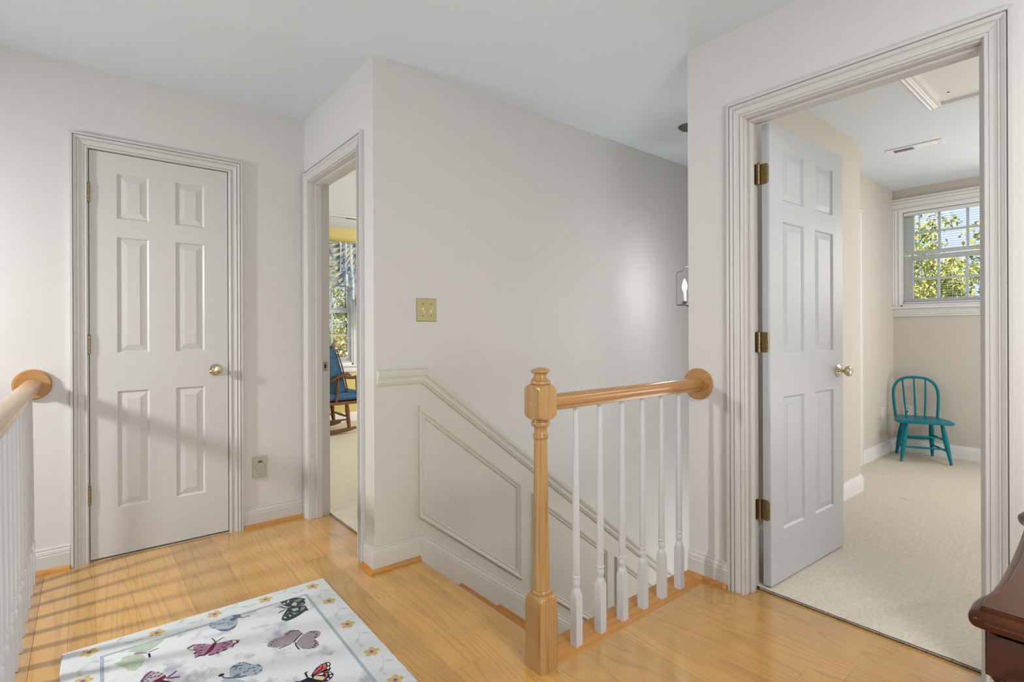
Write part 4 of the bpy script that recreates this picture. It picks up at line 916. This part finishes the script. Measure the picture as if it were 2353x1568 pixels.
rug = empty('butterfly_rug', (0.40, 1.66, 0)); tag(rug, 'pale grey hooked rug with butterflies and a flowered border on oak floor', 'rug')
def cloud_mat():
    m = mat('rug_field', (0.73, 0.735, 0.75), 0.95, spec=0.05, bump=(420, 0.55, 0.004)); N, L, P = nodes_of(m)
    tc = N.new('ShaderNodeTexCoord'); n = N.new('ShaderNodeTexNoise'); n.inputs['Scale'].default_value = 9.0; n.inputs['Detail'].default_value = 4; n.inputs['Roughness'].default_value = 0.6
    L.new(tc.outputs['Object'], n.inputs['Vector']); r = N.new('ShaderNodeValToRGB'); e = r.color_ramp.elements
    e[0].position = 0.52; e[0].color = (0.73, 0.735, 0.75, 1); e[1].position = 0.64; e[1].color = (0.44, 0.455, 0.51, 1)
    L.new(n.outputs['Fac'], r.inputs['Fac']); L.new(r.outputs['Color'], P.inputs['Base Color']); return m
TLr, TRr = (-.4635, .748), (.4395, .7265); BRr, BLr = (.4150, -.793), (-.4900, -.772)
b = MB(); cor = [TLr, TRr, BRr, BLr]; rr = []
cxr = sum(p[0] for p in cor)/4; cyr = sum(p[1] for p in cor)/4
def inset(d):
    out = []
    for i, p in enumerate(cor):
        a, c = Vector(cor[i-1]), Vector(cor[(i+1) % 4]); v = Vector(p); e1 = (a-v).normalized(); e2 = (c-v).normalized(); out.append(tuple(v+(e1+e2)*d))
    return out
rnd = random.Random(5)
def wavy(pts, z, amp):
    out = []
    for i in range(4):
        a, c = Vector(pts[i]), Vector(pts[(i+1) % 4])
        for k in range(90):
            p = a.lerp(c, k/90); out.append((p.x+rnd.uniform(-amp, amp), p.y+rnd.uniform(-amp, amp), z))
    return out
b.rings([wavy(inset(.001), 0.0005, .0004), wavy(cor, .004, .0008), wavy(inset(.0005), .008, .0008), wavy(inset(.004), .0100, .0002)])
build('pile', b, cloud_mat(), rug, local=True)
zt = 0.0102
inn = inset(.104); inl = inset(.115); ou = inset(.0035)
b = MB()
for i in range(4):
    k = (i+1) % 4; b.add([(*ou[i], zt), (*ou[k], zt), (*inn[k], zt), (*inn[i], zt)], [(0, 1, 2, 3)])
build('border_band', b, RUGC['border'], rug, local=True)
b = MB()
for i in range(4):
    k = (i+1) % 4; b.add([(*inn[i], zt+.0001), (*inn[k], zt+.0001), (*inl[k], zt+.0001), (*inl[i], zt+.0001)], [(0, 1, 2, 3)])
build('border_line', b, RUGC['line'], rug, local=True)
by = {}
for nm, c, pts in MOTIFS: by.setdefault(nm, []).append((c, pts))
for nm, polys in by.items():
    cs = list(dict.fromkeys(c for c, _ in polys)); b = MB()
    for i, (c, pts) in enumerate(polys):
        z = zt+.0003+.00006*i
        b.add([(x*1e-4, y*1e-4, z) for x, y in pts], [tuple(range(len(pts)))], cs.index(c))
    build('butterfly_motif', b, [RUGC[c] for c in cs], rug, local=True)
fl = list(FLOWERS)
fl = [p for p in fl if p[1] > .6] + [(.3850-.004*0, .5028), (.3765, .285), (.3745, .0636), (.370, -.1252)] + [(.366, -.33), (.362, -.53)] + [(-.4071, .5142), (-.411, .31), (-.414, .11), (-.418, -.1), (-.42, -.3), (-.424, -.5)]
for i, (x, y) in enumerate(fl):
    b = MB(); a0 = rnd.uniform(0, 1)
    pts = []
    for k in range(48):
        a = 2*PI*k/48; rad = .0165+.0115*abs(math.cos(2.5*a+a0))+rnd.uniform(-.0012, .0012); pts.append((x+rad*math.cos(a), y+rad*math.sin(a), zt+.0004))
    b.add(pts, [tuple(range(48))], 0); b.add([(x+.0075*math.cos(2*PI*k/10), y+.0075*math.sin(2*PI*k/10), zt+.0006) for k in range(10)], [tuple(range(10))], 1)
    build('flower_motif', b, [RUGC['gold'], RUGC['violet']], rug, local=True)
def strip(b, pts, w, z):
    P = [Vector(p) for p in pts]
    for i in range(len(P)-1):
        d = (P[i+1]-P[i]).normalized(); nn = Vector((-d.y, d.x))*w; b.add([(*(P[i]+nn), z), (*(P[i+1]+nn), z), (*(P[i+1]-nn), z), (*(P[i]-nn), z)], [(0, 1, 2, 3)])
def leaf(b, p, d, l, w, z):
    p = Vector(p); d = Vector(d).normalized(); nn = Vector((-d.y, d.x))
    b.add([(*(p+d*l*t+nn*w*s), z) for t, s in ((0, 0), (.3, .8), (.6, 1), (1, 0), (.6, -1), (.3, -.8))], [(0, 1, 2, 3, 4, 5)])
def vine(a, c, side):
    a, c = Vector(a), Vector(c); d = (c-a); u = d.normalized(); nn = Vector((-u.y, u.x))*side; b = MB()
    pts = [a+d*t+nn*.018*math.sin(t*PI*2) for t in [.2+.6*k/10 for k in range(11)]]
    strip(b, pts, .0013, zt+.00035)
    leaf(b, pts[3], u*.6+nn*.9, .040, .0065, zt+.00037); leaf(b, pts[5], u*.9-nn*.7, .040, .0065, zt+.00039); leaf(b, pts[8], u+nn*.4, .026, .004, zt+.00041)
    build('vine_motif', b, RUGC['vine'], rug, local=True)
top = sorted([p for p in fl if p[1] > .6], key=lambda p: p[0]); rt = sorted([p for p in fl if p[0] > .3], key=lambda p: -p[1]); lf_ = sorted([p for p in fl if p[0] < -.38], key=lambda p: -p[1])
for sq in (top, rt, lf_):
    for a, c in zip(sq, sq[1:]): vine(a, c, 1)

# ---------------------------------------------------------------- console table at the right edge
tb = empty('console_table', (1.25, -0.25, 0)); tag(tb, 'dark mahogany table with shaped moulded top at the right edge', 'table')
half = [(.937, -.25), (.9365, .05), (.9355, .135), (.9365, .149), (.941, .1555), (.950, .158), (.985, .1585), (1.003, .1565), (1.020, .1515), (1.045, .1475), (1.09, .1455), (1.20, .1455), (1.33, .1490),
        (1.43, .1530), (1.475, .1565), (1.495, .1625), (1.508, .1690), (1.525, .1725), (1.545, .1700), (1.556, .1600), (1.560, .1450), (1.560, -.25)]
outl = half + [(x, -.5-y) for x, y in half[-2:0:-1]]
def off(poly, d):
    N_ = len(poly); out = []
    for i in range(N_):
        a, p, c = Vector(poly[i-1]), Vector(poly[i]), Vector(poly[(i+1) % N_]); e1 = (p-a).normalized(); e2 = (c-p).normalized()
        n1 = Vector((e1.y, -e1.x)); n2 = Vector((e2.y, -e2.x)); m_ = (n1+n2); m_ = m_/max(.4, m_.dot(n1)); out.append(p+m_*d)
    return out
zt_ = .75; R = []
for dz, ins in [(-.036, .030), (-.030, .016), (-.028, .010), (-.0265, .004), (-.022, .0008), (-.017, 0), (-.012, .0012), (-.0075, .005), (-.0055, .0105), (-.0052, .0125), (-.0015, .0135), (0, .0155)]:
    R.append([(p.x, p.y, zt_+dz) for p in off(outl, ins)])
build('table_top', MB().rings(R), MAHOG, tb, smooth=35, origin=(1.25, -.25, zt_))
lgm = None
for sx in (.987, 1.500):
    for sy in (.1175, -.6175):
        T = Matrix.Translation((sx, sy, 0))
        if lgm is None:
            b = MB(); h = .0245
            b.box(sx-h, sx+h, sy-h, sy+h, .652, .716)
            b.lathe([(0, .011), (.02, .016), (.035, .021), (.05, .018), (.07, .014), (.2, .0175), (.45, .0225), (.56, .024), (.585, .017), (.592, .017), (.6, .0235), (.612, .0265), (.624, .0235), (.630, .017), (.636, .018), (.645, .0235), (.6525, .0235)], 20, T)
            lgm = build('leg', b, MAHOG, tb, smooth=35, origin=(sx, sy, 0), bevel=.002); l0 = (sx, sy)
        else:
            o = lgm.copy(); COL.objects.link(o); o.location = lgm.location+Vector((sx-l0[0], sy-l0[1], 0))
for nm, bxx in (('apron', (.980, .996, -.595, .095)), ('apron', (1.492, 1.508, -.595, .095)), ('apron', (1.01, 1.477, .109, .125)), ('apron', (1.01, 1.477, -.625, -.609))):
    build(nm, MB().box(*bxx, .660, .716), MAHOG, tb, origin='base')

# ---------------------------------------------------------------- teal child's chair
ch = empty('childs_chair', (5.60, 1.24, .003), math.radians(-65)); tag(ch, 'small teal hoop back chair standing below the bedroom window', 'chair')
seat = [(-.195, -.16), (-.185, -.178), (-.165, -.185), (.165, -.185), (.185, -.178), (.195, -.16), (.196, -.06), (.17, .08), (.13, .165), (.11, .175), (-.11, .175), (-.13, .165), (-.17, .08), (-.196, -.06)]
b = MB(); b.rings([[(x*.97, y*.97, .337) for x, y in seat], [(x, y, .341) for x, y in seat], [(x, y, .357) for x, y in seat], [(x*.975, y*.975, .362) for x, y in seat]])
build('seat', b, TEAL, ch, local=True, smooth=30)
feet = [(-.170, -.170), (.168, -.172), (-.137, .172), (.125, .176)]; tops = [(-.120, -.120), (.120, -.120), (-.100, .105), (.100, .105)]
def legpt(i, z):
    t = (z-.012)/(.34-.012); return (feet[i][0]+(tops[i][0]-feet[i][0])*t, feet[i][1]+(tops[i][1]-feet[i][1])*t, z)
for i in range(4):
    zs = [.012, .06, .12, .18, .24, .285, .315, .34]; rs = [.0105, .0125, .0165, .0195, .0195, .0165, .0140, .0135]
    build('leg', MB().tube([legpt(i, z) for z in zs], rs, 12), TEAL, ch, local=True, smooth=50)
for a, c, z in ((0, 1, .135), (0, 1, .225), (2, 3, .165), (0, 2, .115), (0, 2, .205), (1, 3, .115), (1, 3, .205)):
    p, q_ = Vector(legpt(a, z)), Vector(legpt(c, z)); m_ = (p+q_)/2
    build('stretcher', MB().tube([p, p.lerp(q_, .3), m_, p.lerp(q_, .7), q_], [.006, .0085, .0095, .0085, .006], 8), TEAL, ch, local=True, smooth=50)
hp = [(-.150, .125, .355), (-.158, .135, .45)]
for k in range(13):
    a = PI-k*PI/12; hp.append((math.copysign(.163*abs(math.cos(a))**.72, math.cos(a)), .150+.028*math.sin(a), .545+.160*math.sin(a)**.85))
hp += [(.158, .135, .45), (.150, .125, .355)]
build('hoop_back', MB().tube(hp, .0115, 10, up=(0, 1, 0)), TEAL, ch, local=True, smooth=50)
for x0, x1 in ((-.072, -.090), (-.005, -.006), (.062, .078)):
    zt2 = .545+.160*max(0, 1-(abs(x1)/.163)**2.8)**.42
    build('spindle', MB().tube([(x0, .130, .355), ((x0+x1)/2, .144, .5), (x1, .176, zt2)], [.0068, .0078, .0062], 8), TEAL, ch, local=True, smooth=50)

# ---------------------------------------------------------------- rocking chair in the nursery (seen side on through the doorway)
rk = empty('rocking_chair', (2.05, 5.83, 0)); tag(rk, 'brown wooden rocking chair with blue cushions beside the nursery window', 'chair')
YN, YF = 5.60, 6.06
def rbar(name, pts, rad, m=ROCKW, flat=1.0, up=(0, 0, 1)): return build(name, MB().tube(pts, rad, 10, flat=flat, up=up), m, rk, smooth=50)
for Y in (YN, YF):
    pts = []
    for k in range(13):
        x = 1.45+.895*k/12; pts.append((x, Y, .034+.17*((x-2.02)/.55)**2*.42+(.012)))
    rbar('rocker', pts, [.020]*11+[.018, .012], flat=1.15)
    rbar('leg', [(2.2375, Y, .352), (2.246, Y, .26), (2.252, Y, .20), (2.2565, Y, .15), (2.265, Y, .07)], [.019, .025, .021, .023, .017])
    rbar('leg', [(1.80, Y, .34), (1.78, Y, .2), (1.75, Y, .062)], [.019, .024, .017])
    rbar('arm', [(1.80, Y, .60), (1.95, Y, .590), (2.07, Y, .603), (2.14, Y, .645), (2.19, Y, .655), (2.25, Y, .634), (2.31, Y, .628), (2.37, Y, .640), (2.44, Y, .640), (2.47, Y, .615)], [.017, .017, .018, .021, .022, .019, .018, .018, .021, .014], flat=1.0)
    rbar('arm_post', [(2.118, Y, .365), (2.130, Y, .45), (2.134, Y, .55), (2.142, Y, .625)], [.014, .019, .017, .012])
    rbar('arm_post', [(2.36, Y, .365), (2.352, Y, .5), (2.343, Y, .63)], [.008, .010, .008])
    rbar('back_post', [(1.80, Y+(.02 if Y == YN else -.02), .36), (1.74, Y+(.02 if Y == YN else -.02), .7), (1.66, Y+(.02 if Y == YN else -.02), 1.05)], [.018, .020, .015])
    rbar('side_stretcher', [(1.77, Y, .16), (2.01, Y, .165), (2.25, Y, .17)], [.009, .015, .009])
rbar('front_stretcher', [(2.25, YN, .20), (2.25, (YN+YF)/2, .20), (2.25, YF, .20)], [.009, .016, .009])
rbar('rear_stretcher', [(1.78, YN, .20), (1.78, (YN+YF)/2, .20), (1.78, YF, .20)], [.009, .015, .009])
rbar('crest_rail', [(1.66, YN+.0, 1.0), (1.645, (YN+YF)/2, 1.03), (1.66, YF, 1.0)], [.022, .03, .022])
b = MB(); b.box(1.76, 2.46, YN-.025, YF+.025, .338, .372); build('seat', b, ROCKW, rk, bevel=.012)
build('seat_cushion', MB().box(1.86, 2.45, YN-.005, YF+.005, .376, .468), BLUEF, rk, bevel=.035)
b = MB(); y0, y1 = YN+.03, YF-.03                              # tall padded back, tilted
prof = [(1.86, .44), (2.26, .47), (2.245, .52), (2.19, .745), (2.135, .93), (2.115, .985), (2.085, .985), (2.05, .95), (1.95, .74)]
b.prism(prof, y0, y1, 'Y'); build('back_cushion', b, BLUEF, rk, bevel=.02)
rbar('back_edge', [(2.262, YN+.022, .45), (2.255, YN+.022, .50), (2.199, YN+.022, .75), (2.142, YN+.022, .935)], .008)
build('finial', MB().lathe([(.95, .012), (.965, .010), (.972, .022), (.985, .032), (1.0, .034), (1.016, .028), (1.026, .012), (1.029, 0)], 18, Matrix.Translation((2.115, YN+.03, 0))), mat('pale_maple_knob', (.42, .25, .19), .35), rk, smooth=50)

# ---------------------------------------------------------------- swagged curtain over the nursery window
def toile(name, base, ink, back):
    m = mat(name, base, .85, spec=.15); N, L, P = nodes_of(m)
    tc = N.new('ShaderNodeTexCoord'); n = N.new('ShaderNodeTexNoise'); n.inputs['Scale'].default_value = 13; n.inputs['Detail'].default_value = 6; n.inputs['Roughness'].default_value = .68; n.inputs['Distortion'].default_value = .7
    L.new(tc.outputs['Object'], n.inputs['Vector']); r = N.new('ShaderNodeValToRGB'); e = r.color_ramp.elements
    e[0].position = .41; e[0].color = (*ink, 1); e[1].position = .545; e[1].color = (*base, 1); k = e.new(.49); k.color = tuple((a+c)/2 for a, c in zip(ink, base))+(1,)
    L.new(n.outputs['Fac'], r.inputs['Fac']); L.new(r.outputs['Color'], P.inputs['Base Color']); return m
TOILE = toile('toile_fabric', (.66, .68, .55), (.17, .22, .33), None)
TOILEB = toile('toile_tail_fabric', (.66, .71, .74), (.24, .34, .50), None)
cu = empty('window_swag', (2.29, 6.36, 1.2)); tag(cu, 'blue and cream floral swag curtain with a cascading side tail', 'curtain')
build('curtain_rod', MB().tube([(1.78, 6.335, 2.235), (2.82, 6.335, 2.235)], .012, 10), WHITE, cu)
for x in (1.80, 2.80): build('rod_bracket', MB().box(x-.012, x+.012, 6.33, 6.4, 2.222, 2.248), WHITE, cu)
b = MB(); vs = []; NU, NV = 48, 72
for j in range(NV+1):
    v = j/NV; hw = .20+.30*v**0.8; sag = .03+.56*v**1.15; f = math.sin(v*2*PI*7)
    for i in range(NU+1):
        u = -1+2*i/NU; dr = (1-abs(u)**1.9); x = 2.29+hw*u
        z = 2.25-sag*dr-.012*(1-dr); y = 6.335-.035-.03*math.sin(PI*v)*dr-.020*f*(.35+.65*dr); vs.append((x, y, z))
b.add(vs, [(j*(NU+1)+i, j*(NU+1)+i+1, (j+1)*(NU+1)+i+1, (j+1)*(NU+1)+i) for j in range(NV) for i in range(NU)])
sw = build('swag', b, TOILE, cu, smooth=80); so = sw.modifiers.new('thick', 'SOLIDIFY'); so.thickness = .003
for sd in (1, -1):                                        # zigzag cascades at both sides
    b = MB(); vs = []; fs = []; NP = 5; n = 60; m_ = 30
    for i in range(n+1):
        t = i/n; x = .135+.40*t; ph = t*NP; y = 6.318-.032-.017*math.cos(2*PI*ph)+.012*t
        bot = 1.86-.86*(math.floor(ph)+min(1, 2*max(0, (ph % 1)-.5)))/NP if t < 1 else 1.0
        bot += .03*math.sin(2*PI*ph)
        for j in range(m_+1):
            w_ = j/m_; z = 2.246+(bot-2.246)*w_; xx = x*(1-.05*(1-w_)) + .006*math.sin(w_*5+t*9); vs.append((2.29+sd*xx, y-.012*w_, z))
    for i in range(n):
        for j in range(m_): fs.append((i*(m_+1)+j, (i+1)*(m_+1)+j, (i+1)*(m_+1)+j+1, i*(m_+1)+j+1))
    b.add(vs, fs); o = build('tail', b, TOILEB, cu, smooth=70); so = o.modifiers.new('thick', 'SOLIDIFY'); so.thickness = .003

# every part of a single material keeps its own name; nothing else to do
